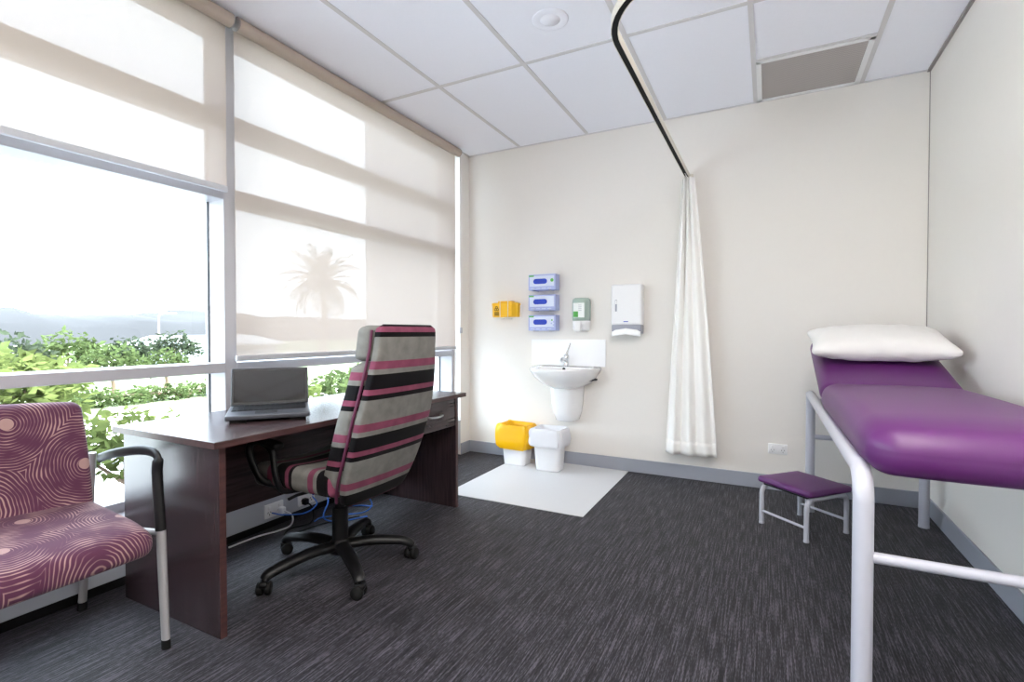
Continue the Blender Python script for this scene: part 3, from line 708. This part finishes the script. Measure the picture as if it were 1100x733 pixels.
sd_ = thing('soap_dispenser', 'pale green soap dispenser with white push lever on the wall', 'dispenser', (-1.325, YB, 1.2))
cx = -1.325
def prof(hw, y, z, n=8):   # rounded front plan section
    return [V((cx-hw, YB+0.001, z))]+[V((cx-hw*math.cos(PI*i/n)**1 if True else 0, YB-0.03-(y-0.03)*math.sin(PI*i/n)**0.6, z)) for i in range(n+1)]+[V((cx+hw, YB+0.001, z))]
m = MB(); m.loft([prof(0.066, 0.095, 1.165), prof(0.068, 0.100, 1.20), prof(0.068, 0.100, 1.31), prof(0.064, 0.094, 1.335), prof(0.05, 0.07, 1.346)], M['soapcase']); m.build('cover', sd_)
m = MB(); m.loft([prof(0.050, 0.07, 1.085), prof(0.062, 0.092, 1.10), prof(0.067, 0.097, 1.165)], M['white']); m.build('base', sd_)
m = MB(); m.rbox((0.06, 0.03, 0.085), 0.012, M['white'], n=3, mx=T((cx-0.005, YB-0.105, 1.122))); m.build('push_lever', sd_)
m = MB(); m.rbox((0.092, 0.006, 0.115), 0.003, M['label'], n=3, k=2, mx=T((cx+0.002, YB-0.101, 1.247))); lb = m.build('label', sd_)
m = MB(); m.rbox((0.040, 0.004, 0.045), 0.002, M['green'], n=2, k=2, mx=T((cx-0.022, YB-0.1035, 1.215))); lab(m.build('label_mark', lb), 'green mark printed on the label')
m = MB()
for k in range(4): m.box((cx+0.0, YB-0.1045, 1.285-0.014*k), (cx+0.026, YB-0.1035, 1.288-0.014*k), M['greyband'])
m.build('print_line', lb)

td = thing('towel_dispenser', 'tall white paper towel dispenser on the wall next to the curtain', 'dispenser', (-0.945, YB, 1.24))
x0, x1 = -1.063, -0.835
m = MB(); m.box((x0, YB-0.105, 1.130), (x1, YB-0.001, 1.435), M['white'], 0.012, 3); m.build('cover', td)
m = MB(); m.box((x0+0.003, YB-0.100, 1.062), (x1-0.003, YB-0.001, 1.1305), M['greyband'], 0.008, 3); lab(m.build('lower_tray', td), 'grey lower tray')
m = MB(); m.box((x0+0.03, YB-0.1065, 1.23), (x0+0.046, YB-0.10, 1.32), M['greyband'], 0.004); m.box((x0+0.034, YB-0.1085, 1.285), (x0+0.044, YB-0.1, 1.315), M['paper'], 0.002); m.build('level_window', td)
m = MB(); m.box((-0.968, YB-0.1065, 1.150), (-0.932, YB-0.1, 1.157), M['boxdark'], 0.002); m.build('logo_mark', td)  # small dark logo mark above the grey tray
m = MB(); rows = []
for i in range(5):
    z = 1.092-0.011*i; rows.append([V((x0+0.006+(x1-x0-0.012)*j/10, YB-0.092-0.004*i-0.012*math.sin(PI*j/10), z+0.016*(1-abs(2*j/10-1)) - 0.006)) for j in range(11)])
m.sheet(rows, M['paper']); pt_ = m.build('paper_towel', td); q = pt_.modifiers.new('Solidify', 'SOLIDIFY'); q.thickness = 0.004
lab(pt_, 'white paper towel hanging from the slot')

def outlet(label, org, ux, nrm, w=0.116, h=0.07):
    """double power outlet; org = centre on the wall"""
    org = V(org); ux = V(ux); nrm = V(nrm); uz = V((0, 0, 1))
    t = thing('power_outlet', label, 'outlet', org, 'power outlets')
    R = Matrix((ux, -nrm, uz)).transposed().to_4x4(); mx = T(org) @ R
    m = MB(); m.rbox((w, 0.012, h), 0.004, M['white'], n=2, k=2, mx=mx @ T((0, -0.006, 0))); m.build('plate', t)
    for sx in (-1, 1):
        m = MB(); m.rbox((0.014, 0.006, 0.018), 0.002, M['white'], n=1, k=2, mx=mx @ T((sx*w*0.27, -0.013, h*0.22))); m.build('switch', t)
        m = MB()
        for a, dx, dz in ((0.5, -0.008, -0.006), (-0.5, 0.008, -0.006), (0, 0, -0.018)):
            m.addbm(_cube((0.0022, 0.003, 0.009)), M['alu_dark'], mx @ T((sx*w*0.27+dx, -0.0125, dz)) @ RY(a))
        m.build('socket_hole', t)
    return t
def _cube(sz):
    bm = bmesh.new(); bmesh.ops.create_cube(bm, size=1); bm.transform(Matrix.Diagonal((*sz, 1))); return bm
outlet('white double power outlet low on the back wall behind the stool', (0.066, YB, 0.281), (1, 0, 0), (0, -1, 0))

# ================================================================== COUCH
L0, R0, YF, YR = 0.231, 0.772, 1.61, 3.462
cz = 0.70
co = thing('exam_couch', 'purple padded examination couch with grey tube frame along the wall', 'couch', (0.5, 2.5, 0))
rt_ = 0.0245
for nm, X in (('side_frame', L0), ('side_frame', R0)):
    m = MB()
    P = [V((X, YF, 0.012)), V((X, YF, 0.4)), V((X, YF, cz-0.08))]
    P += [V((X, YF+0.08, cz-0.08))+V((0, -0.08*math.cos(a), 0.08*math.sin(a))) for a in [PI/2*i/10 for i in range(1, 11)]]
    P += [V((X, 2.4, cz)), V((X, YR, cz))]
    m.tube(P, rt_, M['powder'], 20); m.build(nm, co)
for X in (L0, R0):
    MB().tube([(X, YR, 0.012), (X, YR, cz+0.012)], rt_, M['powder'], 20).build('leg', co)
    for y in (YF, YR):
        m = MB(); m.lathe([(0, 0), (0.026, 0), (0.0265, 0.004), (0.0255, 0.014), (0, 0.014)], M['powder'], (X, y, 0), 20); m.build('foot_cap', co)
for y, z in ((YF, 0.475), (YR, 0.45)):
    MB().tube([(L0, y, z), (R0, y, z)], 0.0145, M['powder'], 14).build('stretcher', co)
for y in (YF+0.25, 2.5, YR-0.35): MB().tube([(L0, y, cz+0.005), (R0, y, cz+0.005)], 0.014, M['powder'], 12).build('cross_bar', co)
MX0, MX1 = 0.226, 0.775; mw = MX1-MX0; mc = (MX0+MX1)/2
def crown(hx, hy, amt):
    def fn(p):
        if p.z > 0: p.z += amt*(1-(p.x/hx)**2)*(1-(p.y/hy)**4)
        if p.z < 0: p.z *= 0.9
        return p
    return fn
ys, ye = 1.558, 2.80
def seatpad(p):
    hx, hy = mw/2, (ye-ys)/2; e = max(0.0, (-p.y/hy-0.72)/0.28)
    if p.z > 0: p.z += 0.016*(1-(p.x/hx)**2)*(1-max(0, p.y/hy)**4)*(p.z/0.071) - 0.034*e**2.0*(p.z/0.071)
    if p.z < 0: p.z *= 0.92
    p.x *= 1-0.10*e**2.5
    p.y += 0.035*e**2*abs(p.x/hx)**3
    return p
m = MB(); m.rbox((mw, ye-ys, 0.142), 0.062, M['purple'], seatpad, 14, 7, T((mc, (ys+ye)/2, cz-0.006+0.068))); m.build('seat_pad', co)
ang = math.radians(17); hl = 0.74
hb = T((mc, 2.815, cz+0.022)) @ RX(ang)
m = MB(); m.rbox((mw, hl, 0.10), 0.045, M['purple'], crown(mw/2, hl/2, 0.008), 10, 6, hb @ T((0, hl/2, 0.052))); m.build('head_pad', co)
for X in (-0.22, 0.22):
    m = MB(); m.addbm(_cube((0.03, hl*0.9, 0.02)), M['powder'], hb @ T((X, hl*0.45, -0.006))); m.build('head_frame', co)
for X in (L0+0.06, R0-0.06):
    m = MB(); m.tube([(X, 3.30, cz), (X, 3.36, cz+0.165)], 0.010, M['steel'], 10); m.build('head_prop', co)
# pillow
pm = hb @ T((0.005, 0.445, 0.108+0.068)) @ RX(math.radians(-3))
def pil(p, hx=0.31, hy=0.215, hz=0.075):
    u, w = p.x/hx, p.y/hy
    k = (max(0.0, 1-abs(u)**2.6)**0.5)*(max(0.0, 1-abs(w)**2.4)**0.5)
    e = 1-0.05*(1-abs(u)**2)*(abs(w)**3)-0.0
    z = p.z*(0.16+0.84*k)
    q = V((p.x*(1-0.07*(1-abs(w)**2)*abs(u)**4), p.y*(1-0.09*(1-abs(u)**3)*abs(w)**4), z))
    q.z += 0.006*noise.noise(V((p.x*9, p.y*9, 1 if p.z > 0 else 7)))*k + 0.007*noise.noise(V((p.x*16+2*p.y, p.y*9, p.z*3)))+0.004*noise.noise(V((p.x*34, p.y*14, p.z*5)))
    if p.z < 0: q.z = max(q.z, -0.058)
    return q
m = MB(); m.rbox((0.62, 0.43, 0.15), 0.05, M['pillow'], pil, 22, 5, pm)
pl = m.build('pillow', loc=pm.translation); tag(pl, 'white cotton pillow lying on the raised head of the purple couch', 'pillow')
pl.modifiers.new('Subsurf', 'SUBSURF').levels = 1

# ================================================================== STEP STOOL
A, B, Cc, D = V((-0.023, 3.126, 0)), V((0.183, 2.938, 0)), V((0.381, 3.172, 0)), V((0.175, 3.360, 0))
st = thing('step_stool', 'low step stool with purple padded top beside the couch', 'stool', ((A+B+Cc+D)/4))
def uframe(p, q, name):
    d = (q-p).normalized(); hgt = 0.213; r = 0.045; up = V((0, 0, 1)); P = [p+up*0.008, p+up*(hgt-r)]
    P += [p+d*r+up*(hgt-r)-d*(r*math.cos(a))+up*(r*math.sin(a)) for a in [PI/2*i/8 for i in range(1, 9)]]
    P += [q-d*r+up*(hgt-r)+d*(r*math.sin(a))+up*(r*math.cos(a)) for a in [PI/2*i/8 for i in range(0, 9)]]
    P += [q+up*0.008]
    MB().tube(P, 0.0125, M['powder'], 14).build(name, st)
    for x in (p, q): MB().lathe([(0, 0), (0.0135, 0), (0.0138, 0.008), (0.013, 0.012), (0, 0.012)], M['powder'], x, 14).build('foot_cap', st)
uframe(B, Cc, 'leg_frame'); uframe(A, D, 'leg_frame')
for p, q in ((A, B), (D, Cc)): MB().tube([p+V((0, 0, 0.072)), q+V((0, 0, 0.072))], 0.007, M['powder'], 10).build('stretcher', st)
cen = (A+B+Cc+D)/4; ux = (B-A).normalized(); uy = V((-ux.y, ux.x, 0)); lx = (B-A).length+0.055; ly = (Cc-B).length+0.005
R = Matrix((ux, uy, V((0, 0, 1)))).transposed().to_4x4()
m = MB(); m.rbox((lx, ly, 0.036), 0.016, M['purple'], crown(lx/2, ly/2, 0.004), 8, 4, T(cen+V((0, 0, 0.243))) @ R); m.build('seat_pad', st)
m = MB(); m.addbm(_cube((lx*0.8, ly*0.9, 0.012)), M['black'], T(cen+V((0, 0, 0.223))) @ R); m.build('seat_board', st)

# ================================================================== DESK
DX0, DX1, DY0, DY1, DZ = -2.315, -1.66, 1.037, 2.615, 0.70
dk = thing('desk', 'dark wood laminate office desk under the window blinds', 'desk', ((DX0+DX1)/2, (DY0+DY1)/2, 0))
m = MB(); m.box((DX0, DY0, DZ-0.024), (DX1, DY1, DZ), M['wood'], 0.002); m.build('worktop', dk)
m = MB(); m.box((DX1, DY0, DZ-0.023), (DX1+0.0015, DY1, DZ-0.001), M['wood_edge']); m.box((DX0, DY0-0.0015, DZ-0.023), (DX1, DY0, DZ-0.001), M['wood_edge']); lab(m.build('edge_strip', dk), 'reddish brown edge strip of the worktop')
for y in (1.07, 2.545):
    m = MB(); m.box((DX0+0.01, y, 0.001), (DX1-0.03, y+0.025, DZ-0.024), M['wood_v'], 0.001); m.box((DX1-0.03, y+0.001, 0.001), (DX1-0.0285, y+0.024, DZ-0.024), M['wood_edge']); m.build('end_panel', dk)
m = MB(); m.box((-2.215, 1.095, 0.245), (-2.195, 2.545, DZ-0.024), M['wood'], 0.001); m.build('modesty_panel', dk)
m = MB(); m.box((-2.12, 2.085, 0.505), (-1.712, 2.545, DZ-0.024), M['wood'], 0.001); m.build('drawer_box', dk)
m = MB(); m.box((-1.7115, 2.088, 0.506), (-1.693, 2.542, 0.670), M['wood'], 0.0015); dr = m.build('drawer', dk)
hy = 2.335; m = MB(); m.tube(bez([(-1.692, hy-0.058, 0.592), (-1.672, hy-0.05, 0.592), (-1.665, hy, 0.590), (-1.672, hy+0.05, 0.592), (-1.692, hy+0.058, 0.592)], 6), 0.0055, M['steel'], 10)
lab(m.build('handle', dr), 'curved silver handle')

# laptop -------------------------------------------------------------
lx, ly = V((0.63, 0.776, 0)).normalized(), V((-0.776, 0.63, 0)).normalized()
fc = V((-1.85, 1.385, DZ))
LM = T(fc) @ Matrix((lx, ly, V((0, 0, 1)))).transposed().to_4x4()
lt = thing('laptop', 'open dark grey laptop standing on the desk', 'laptop', fc)
Lw, Ld = 0.322, 0.235; tilt = RX(math.radians(3.0))
base = LM @ T((0, 0, 0.012)) @ tilt
m = MB(); m.rbox((Lw, Ld, 0.020), 0.005, M['lap'], n=3, k=3, mx=base @ T((0, Ld/2, 0.010))); m.build('base', lt)
m = MB(); m.addbm(_cube((Lw-0.03, 0.115, 0.003)), M['lapkey'], base @ T((0, 0.155, 0.0202)));
for r_ in range(5):
    for k in range(14):
        bm = _cube((0.0165, 0.017, 0.003)); m.addbm(bm, M['lapkey'], base @ T((-0.1345+0.0207*k+0.002*(r_ % 2), 0.112+0.0215*r_, 0.0228)))
m.build('keyboard', lt)
m = MB(); m.addbm(_cube((0.085, 0.05, 0.0012)), M['lapkey'], base @ T((-0.01, 0.055, 0.0203))); m.build('touchpad', lt)
for sx in (-1, 1):
    m = MB(); m.addbm(_cube((0.06, 0.02, 0.0125)), M['rubber'], LM @ T((sx*0.115, 0.03, 0.00655))); m.build('foot', lt)
m = MB(); m.addbm(_cube((0.2, 0.05, 0.024)), M['rubber'], LM @ T((0, Ld-0.04, 0.0125))); m.build('battery', lt)
hinge = base @ T((0, Ld-0.006, 0.020)) @ RX(math.radians(-20))
Lh = 0.172
m = MB(); m.rbox((Lw, 0.010, Lh), 0.004, M['lap'], n=3, k=3, mx=hinge @ T((0, 0.006, Lh/2))); lid = m.build('lid', lt)
m = MB(); m.addbm(_cube((Lw-0.008, 0.0012, Lh-0.008)), M['lapkey'], hinge @ T((0, 0.0006, Lh/2))); m.build('bezel', lid)
m = MB(); m.addbm(_cube((Lw-0.026, 0.0012, Lh-0.026)), M['screen'], hinge @ T((0, -0.0004, Lh/2+0.002))); lab(m.build('screen', lid), 'dark glossy screen, switched off')

# ================================================================== OFFICE CHAIR (faces the desk, -X)
hub = V((-1.745, 1.672, 0)); top_ = V((-1.705, 1.660, 0))
oc = thing('office_chair', 'high backed office chair in grey, pink and black striped fabric', 'chair', hub)
m = MB(); m.lathe([(0, 0.062), (0.045, 0.062), (0.052, 0.075), (0.05, 0.11), (0.036, 0.125), (0.034, 0.14)], M['black'], hub, 24); m.build('hub', oc)
for k, (a, r) in enumerate(zip((-31, 41, 113, 185, 257), (0.335, 0.325, 0.345, 0.335, 0.345))):
    a = math.radians(a); d = V((math.cos(a), math.sin(a), 0)); e = V((-d.y, d.x, 0))
    P = bez([hub+d*0.03+V((0, 0, 0.098)), hub+d*0.14+V((0, 0, 0.104)), hub+d*0.26+V((0, 0, 0.092)), hub+d*(r-0.02)+V((0, 0, 0.078)), hub+d*(r)+V((0, 0, 0.062))], 6)
    n_ = len(P); m = MB(); m.tube(P, [0.034-0.012*i/n_ for i in range(n_)], M['black'], 14, ry=[0.024-0.006*i/n_ for i in range(n_)]); arm = m.build('base_arm', oc)
    w = hub+d*r; cs = MB(); dd = (d*math.cos(0.9)+e*math.sin(0.9)); ee = V((-dd.y, dd.x, 0))
    for s in (-1, 1):
        cc = w+ee*(0.016*s)+V((0, 0, 0.0262))-dd*0.006
        mx = Matrix((dd, V((0, 0, 1)), ee)).transposed().to_4x4()
        cs.lathe([(0, -0.012), (0.022, -0.012), (0.0265, -0.008), (0.0265, 0.008), (0.022, 0.012), (0, 0.012)], M['rubber'], cc, 20, mx)
    cs.build('caster', arm)
    hd = MB(); hd.rbox((0.044, 0.036, 0.026), 0.010, M['black'], n=2, k=3, mx=T(w+V((0, 0, 0.047))) @ RZ(math.atan2(dd.y, dd.x))); hd.tube([w+V((0, 0, 0.04)), w+V((0, 0, 0.075))], 0.008, M['black'], 8); hd.build('caster_fork', arm)
m = MB(); m.tube([hub+V((0, 0, 0.12)), hub+V((0, 0, 0.27))], 0.036, M['black'], 20); m.tube([hub+V((0, 0, 0.26)), hub+V((0, 0, 0.40))], 0.024, M['black'], 16); m.build('gas_lift', oc)
m = MB(); m.rbox((0.24, 0.17, 0.055), 0.02, M['black'], n=3, k=3, mx=T(hub+V((0.01, 0, 0.385)))); m.rbox((0.05, 0.05, 0.06), 0.018, M['black'], n=2, k=3, mx=T(hub+V((0.13, 0.07, 0.35)))); m.tube([hub+V((0, -0.08, 0.385)), hub+V((-0.02, -0.22, 0.385)), hub+V((-0.02, -0.26, 0.38))], 0.007, M['black'], 8); m.build('tilt_mechanism', oc)
# seat cushion
def seatfn(p):
    u = p.x/0.25
    p.z += -0.03*max(0, -u-0.45)**1.5 + (0.018*(p.y/0.24)**2 if p.z > 0 else 0)
    return p
m = MB(); m.rbox((0.49, 0.47, 0.095), 0.042, M['stripe'], seatfn, 10, 5, T(top_+V((-0.075, 0, 0.448))))
m.build('seat', oc, sv=lambda v: v.x*1.0+0.63)
# backrest: side profile (x offset back from top_, z), thickness
def backprofile(t):
    """t 0 bottom .. 1 top: rear-surface point (x,z), front thickness and half width"""
    z = 0.355+0.75*t
    x = 0.20+0.045*math.sin(t*PI*0.9)+0.205*t-0.02*t*t
    return x, z
def backrings(t0, t1, n, thick, hw, mat_, mb, er=0.03):
    rings = []
    for i in range(n+1):
        s = i/n; t = t0+(t1-t0)*s
        edge = min(s, 1-s)*(t1-t0)*0.75
        e = min(1.0, edge/er); rnd_ = math.sqrt(max(0.0, 1-(1-e)**2)); q = 0.35+0.65*rnd_
        x, z = backprofile(t); th = thick(t)*q; w = hw(t)-(1-rnd_)*er*0.9
        ring = []; K = 44
        for k in range(K):
            a = 2*PI*k/K; ca, sa = math.cos(a), math.sin(a); ex = 0.28
            yy = w*math.copysign(abs(ca)**ex, ca); xx = (th/2)*math.copysign(abs(sa)**0.36, sa)
            dish = 0.018*(yy/0.24)**2                      # the sides wrap forward
            ring.append(top_+V((x-thick(t)/2+xx-dish, yy, z)))
        rings.append(ring)
    mb.loft(rings, mat_)
hwf = lambda t: (0.205+0.022*math.sin(PI*min(1, t*1.15))**1)*(1 - 0.14*max(0, t-0.5)/0.5)*(1-0.16*(max(0, 0.2-t)/0.2)**2)
thf = lambda t: 0.135-0.025*t
m = MB(); backrings(0.0, 1.0, 46, lambda t: 0.048, hwf, M['stripe'], m)
m.build('backrest', oc, sv=lambda v: (1.115-v.z)+0.032)
m = MB(); backrings(0.045, 0.80, 40, lambda t: 0.100-0.015*t, lambda t: hwf(t)+0.008, M['stripe'], m)
for i, vv in enumerate(m.v): m.v[i] = (vv[0]-0.046, vv[1], vv[2])
m.build('back_cushion', oc, sv=lambda v: (1.115-v.z)-0.012)
m = MB(); backrings(0.805, 0.995, 18, lambda t: 0.088, lambda t: hwf(t)+0.008, M['stripe'], m)
for i, vv in enumerate(m.v): m.v[i] = (vv[0]-0.046, vv[1], vv[2])
m.build('headrest', oc, sv=lambda v: (v.x-top_.x)*0.6+0.115-0.15)
def seam(t): return [top_+V((backprofile(t)[0]-0.048-0.016, sg*(hwf(t)+0.001), backprofile(t)[1])) for sg in (-1, 1)]
for sg in (0, 1):
    m = MB(); m.tube([seam(0.03+0.94*i/30)[sg] for i in range(31)], 0.006, M['piping'], 8); m.build('piping', oc)
# piping down both edges of the back
# back support and arms
m = MB(); m.tube(bez([top_+V((0.10, 0, 0.385)), top_+V((0.16, 0, 0.39)), top_+V((0.185, 0, 0.45)), top_+V((0.19, 0, 0.52))], 5), [0.03]*8+[0.025]*8, M['black'], 12, ry=0.014); m.build('back_support', oc)
for s in (-1, 1):
    y = top_.y+s*0.275; ar = MB()
    P = bez([(top_.x-0.09, y-s*0.11, 0.395), (top_.x-0.10, y-s*0.03, 0.41), (top_.x-0.105, y, 0.48), (top_.x-0.13, y, 0.58), (top_.x-0.21, y, 0.612), (top_.x-0.265, y, 0.59), (top_.x-0.26, y, 0.53), (top_.x-0.21, y-s*0.02, 0.44), (top_.x-0.17, y-s*0.11, 0.395)], 6)
    ar.tube(P, 0.016, M['black'], 10, ry=0.012); a_ = ar.build('armrest', oc)
    pd = MB(); pd.rbox((0.20, 0.05, 0.026), 0.012, M['black'], n=4, k=3, mx=T((top_.x-0.175, y, 0.618)) @ RY(0.15)); pd.build('arm_pad', a_)

# ================================================================== ARMCHAIR (faces +X, back to the window)
ac = thing('visitor_armchair', 'wide visitor armchair in purple swirl fabric with black arms', 'armchair', (-2.05, 0.57, 0))
AY0, AY1 = 0.18, 0.958
def aseat(p, hx=0.225, hy=0.375):
    u = p.x/hx; w = p.y/hy
    p.z += 0.012*(1-w*w)*(1 if p.z > 0 else 0.2) - 0.05*max(0, u-0.45)**1.6 - 0.02*u
    p.x += 0.018*(1-w*w)*max(0, u)
    return p
sx, sy, sz = -2.015, (AY0+AY1)/2-0.012, 0.41
m = MB(); m.rbox((0.45, 0.735, 0.085), 0.040, M['rings'], aseat, 12, 6, T((sx, sy, sz)))
m.build('seat', ac, pat=lambda v: V((v.y, v.x+4.345+0.5*max(0.0, 0.40-v.z), 0)))
# back: gently dished panel with rounded corners, leaning back
def aback(p, hy=0.36, hz=0.20):
    w = p.y/hy; h = p.z/hz
    p.x += -0.03*(1-w*w)*0.6 - 0.045*h - 0.012*h*abs(h)
    if p.z > 0: p.z += 0.018*(1-w*w)
    p.y *= 1-0.035*max(0, -h)**2
    return p
m = MB(); m.rbox((0.062, 0.72, 0.405), 0.030, M['rings'], aback, 12, 5, T((-2.225, sy+0.002, 0.612)))
m.build('backrest', ac, pat=lambda v: V((v.y, v.z, 0)))
for s in (1, -1):
    y = AY1 if s > 0 else AY0
    # front leg: black upper, silver lower, dark foot
    m = MB(); P = [V((-1.812, y, 0.03)), V((-1.824, y, 0.22)), V((-1.834, y, 0.405))]; m.tube(P, [0.0155, 0.017, 0.0185], M['silver'], 16, ry=[0.012, 0.013, 0.014]); fl = m.build('front_leg', ac)
    m = MB(); m.tube([(-1.811, y, 0.001), (-1.812, y, 0.032)], [0.017, 0.0165], M['rubber'], 14, ry=0.013); m.build('foot_cap', fl)
    m = MB()
    P = bez([(-1.834, y, 0.400), (-1.846, y, 0.52), (-1.852, y, 0.60), (-1.848, y, 0.643), (-1.878, y, 0.662), (-1.96, y, 0.660), (-2.07, y, 0.642), (-2.16, y, 0.622), (-2.235, y, 0.600)], 6)
    n_ = len(P); rx = [0.0205]*n_; ryy = [0.0145]*n_
    for i in range(n_):
        t = i/(n_-1)
        rx[i] = 0.020-0.006*max(0, t-0.5)*2 if t > 0.3 else 0.020
        ryy[i] = 0.021 if 0.36 < t < 0.85 else 0.0155
        if t > 0.36: rx[i], ryy[i] = 0.017, 0.0095
    m.tube(P, rx, M['black'], 16, ry=ryy); m.build('armrest', ac)
    # rear leg runs up as back post
    m = MB(); P = bez([(-2.352, y-0.012*s, 0.03), (-2.318, y-0.012*s, 0.25), (-2.285, y-0.012*s, 0.43), (-2.262, y-0.012*s, 0.62)], 5); m.tube(P, 0.0135, M['silver'], 12); rl = m.build('rear_leg', ac)
    m = MB(); m.tube([(-2.355, y-0.012*s, 0.001), (-2.352, y-0.012*s, 0.032)], 0.0155, M['rubber'], 12); m.build('foot_cap', rl)
    m = MB(); m.tube([(-1.83, y, 0.392), (-2.0, y-0.01*s, 0.375), (-2.295, y-0.012*s, 0.372)], 0.011, M['silver'], 10); m.build('side_rail', ac)
m = MB(); m.tube([(-1.90, AY0, 0.374), (-1.90, AY1, 0.374)], 0.011, M['silver'], 10); m.tube([(-2.2, AY0+0.01, 0.374), (-2.2, AY1-0.01, 0.374)], 0.011, M['silver'], 10); m.build('cross_rail', ac)

# ================================================================== OUTLETS + CABLES UNDER THE DESK
o1 = outlet('white double outlet under the desk with a white cable plugged in', (XL, 1.815, 0.108), (0, 1, 0), (1, 0, 0), 0.116, 0.075)
o2 = outlet('white double outlet under the desk with a black plug and blue cables', (XL, 2.03, 0.108), (0, 1, 0), (1, 0, 0), 0.116, 0.075)
o3 = outlet('white data outlet under the desk, third along the low wall, blue cables plugged in', (XL, 2.22, 0.108), (0, 1, 0), (1, 0, 0), 0.09, 0.075)
def cable(label, pts, r, m_, plug=None, pm_=None, group=None):
    t = thing('cable', label, 'cable', pts[0], group)
    MB().tube(bez(pts, 8), r, m_, 8).build('cord', t)
    if plug is not None:
        q = MB(); q.rbox((0.035, 0.03, 0.036), 0.008, pm_, n=2, k=3, mx=T(plug)); q.build('plug', t)
X_ = XL+0.0345
cable('white cable plugged into the first outlet, curling along the carpet edge', [(X_+0.01, 1.845, 0.10), (-2.31, 1.87, 0.07), (-2.31, 1.86, 0.02), (-2.34, 1.80, 0.004), (-2.37, 1.70, 0.004), (-2.375, 1.55, 0.004)], 0.0045, M['whitecable'], (X_, 1.845, 0.10), M['white'], 'cables under the desk')
cable('black power cable plugged into the outlet nearest the chair column', [(X_+0.01, 2.0, 0.10), (-2.30, 2.0, 0.07), (-2.27, 1.96, 0.008), (-2.30, 1.85, 0.006), (-2.24, 1.78, 0.006), (-2.2, 1.98, 0.006), (-2.1, 2.16, 0.006)], 0.004, M['rubber'], (X_, 2.0, 0.10), M['black'], 'cables under the desk')
cable('blue cable looping low from the first outlet across to the second', [(X_-0.01, 1.79, 0.10), (-2.31, 1.82, 0.09), (-2.28, 1.93, 0.07), (-2.29, 2.02, 0.09), (X_-0.01, 2.06, 0.11)], 0.0038, M['bluecable'], None, None, 'cables under the desk')
cable('blue cable making a tall loop above the carpet behind the chair column', [(X_-0.01, 2.06, 0.12), (-2.27, 2.06, 0.16), (-2.20, 2.02, 0.12), (-2.19, 1.98, 0.04), (-2.14, 2.05, 0.008), (-2.06, 2.18, 0.006)], 0.0038, M['bluecable'], None, None, 'cables under the desk')
cable('blue cable with a wide coil on the carpet beyond the chair column', [(X_-0.01, 2.20, 0.12), (-2.25, 2.19, 0.15), (-2.16, 2.22, 0.13), (-2.09, 2.25, 0.06), (-2.12, 2.22, 0.008), (-2.22, 2.12, 0.006), (-2.28, 2.04, 0.006), (-2.24, 1.96, 0.02)], 0.0038, M['bluecable'], None, None, 'cables under the desk')
cable('short blue cable drooping straight down in front of the third outlet', [(X_-0.01, 2.24, 0.11), (-2.31, 2.255, 0.10), (-2.285, 2.265, 0.05), (-2.28, 2.275, 0.006), (-2.22, 2.30, 0.006), (-2.15, 2.32, 0.006)], 0.0038, M['bluecable'], None, None, 'cables under the desk')

# ================================================================== LIGHT, WORLD, CAMERA
w = bpy.data.worlds.new('World'); scn.world = w; w.use_nodes = True
nt = w.node_tree; nt.nodes.clear()
bg = nt.nodes.new('ShaderNodeBackground'); wo = nt.nodes.new('ShaderNodeOutputWorld')
bg.inputs['Color'].default_value = (0.76, 0.88, 1.0, 1); bg.inputs['Strength'].default_value = 5.8
nt.links.new(bg.outputs['Background'], wo.inputs['Surface'])
sun = bpy.data.lights.new('sun', 'SUN'); sun.energy = 8.0; sun.angle = 0.03; sun.color = (1, 0.97, 0.93)
so = bpy.data.objects.new('sun', sun); COL.objects.link(so); so.rotation_euler = (V((-0.75, -0.3, -1.0))).to_track_quat('-Z', 'Y').to_euler()

cam = bpy.data.cameras.new('camera'); cam.sensor_width = 36; cam.lens = 36*536.5/1100; cam.clip_start = 0.02; cam.clip_end = 500
co_ = bpy.data.objects.new('camera', cam); COL.objects.link(co_)
yaw, pit = 0.4734, 0.0175
Fw = V((-math.sin(yaw)*math.cos(pit), math.cos(yaw)*math.cos(pit), -math.sin(pit)))
co_.location = (0, 0, CAMZ); co_.rotation_euler = Fw.to_track_quat('-Z', 'Y').to_euler()
scn.camera = co_
vs = scn.view_settings; scn.display_settings.display_device = 'sRGB'
vs.view_transform = 'Standard'; vs.look = 'None'; vs.exposure = 1.0; vs.gamma = 1.0; vs.use_curve_mapping = False
cy = scn.cycles; cy.use_denoising = True; cy.max_bounces = 12; cy.diffuse_bounces = 6; cy.transparent_max_bounces = 16; cy.sample_clamp_indirect = 8
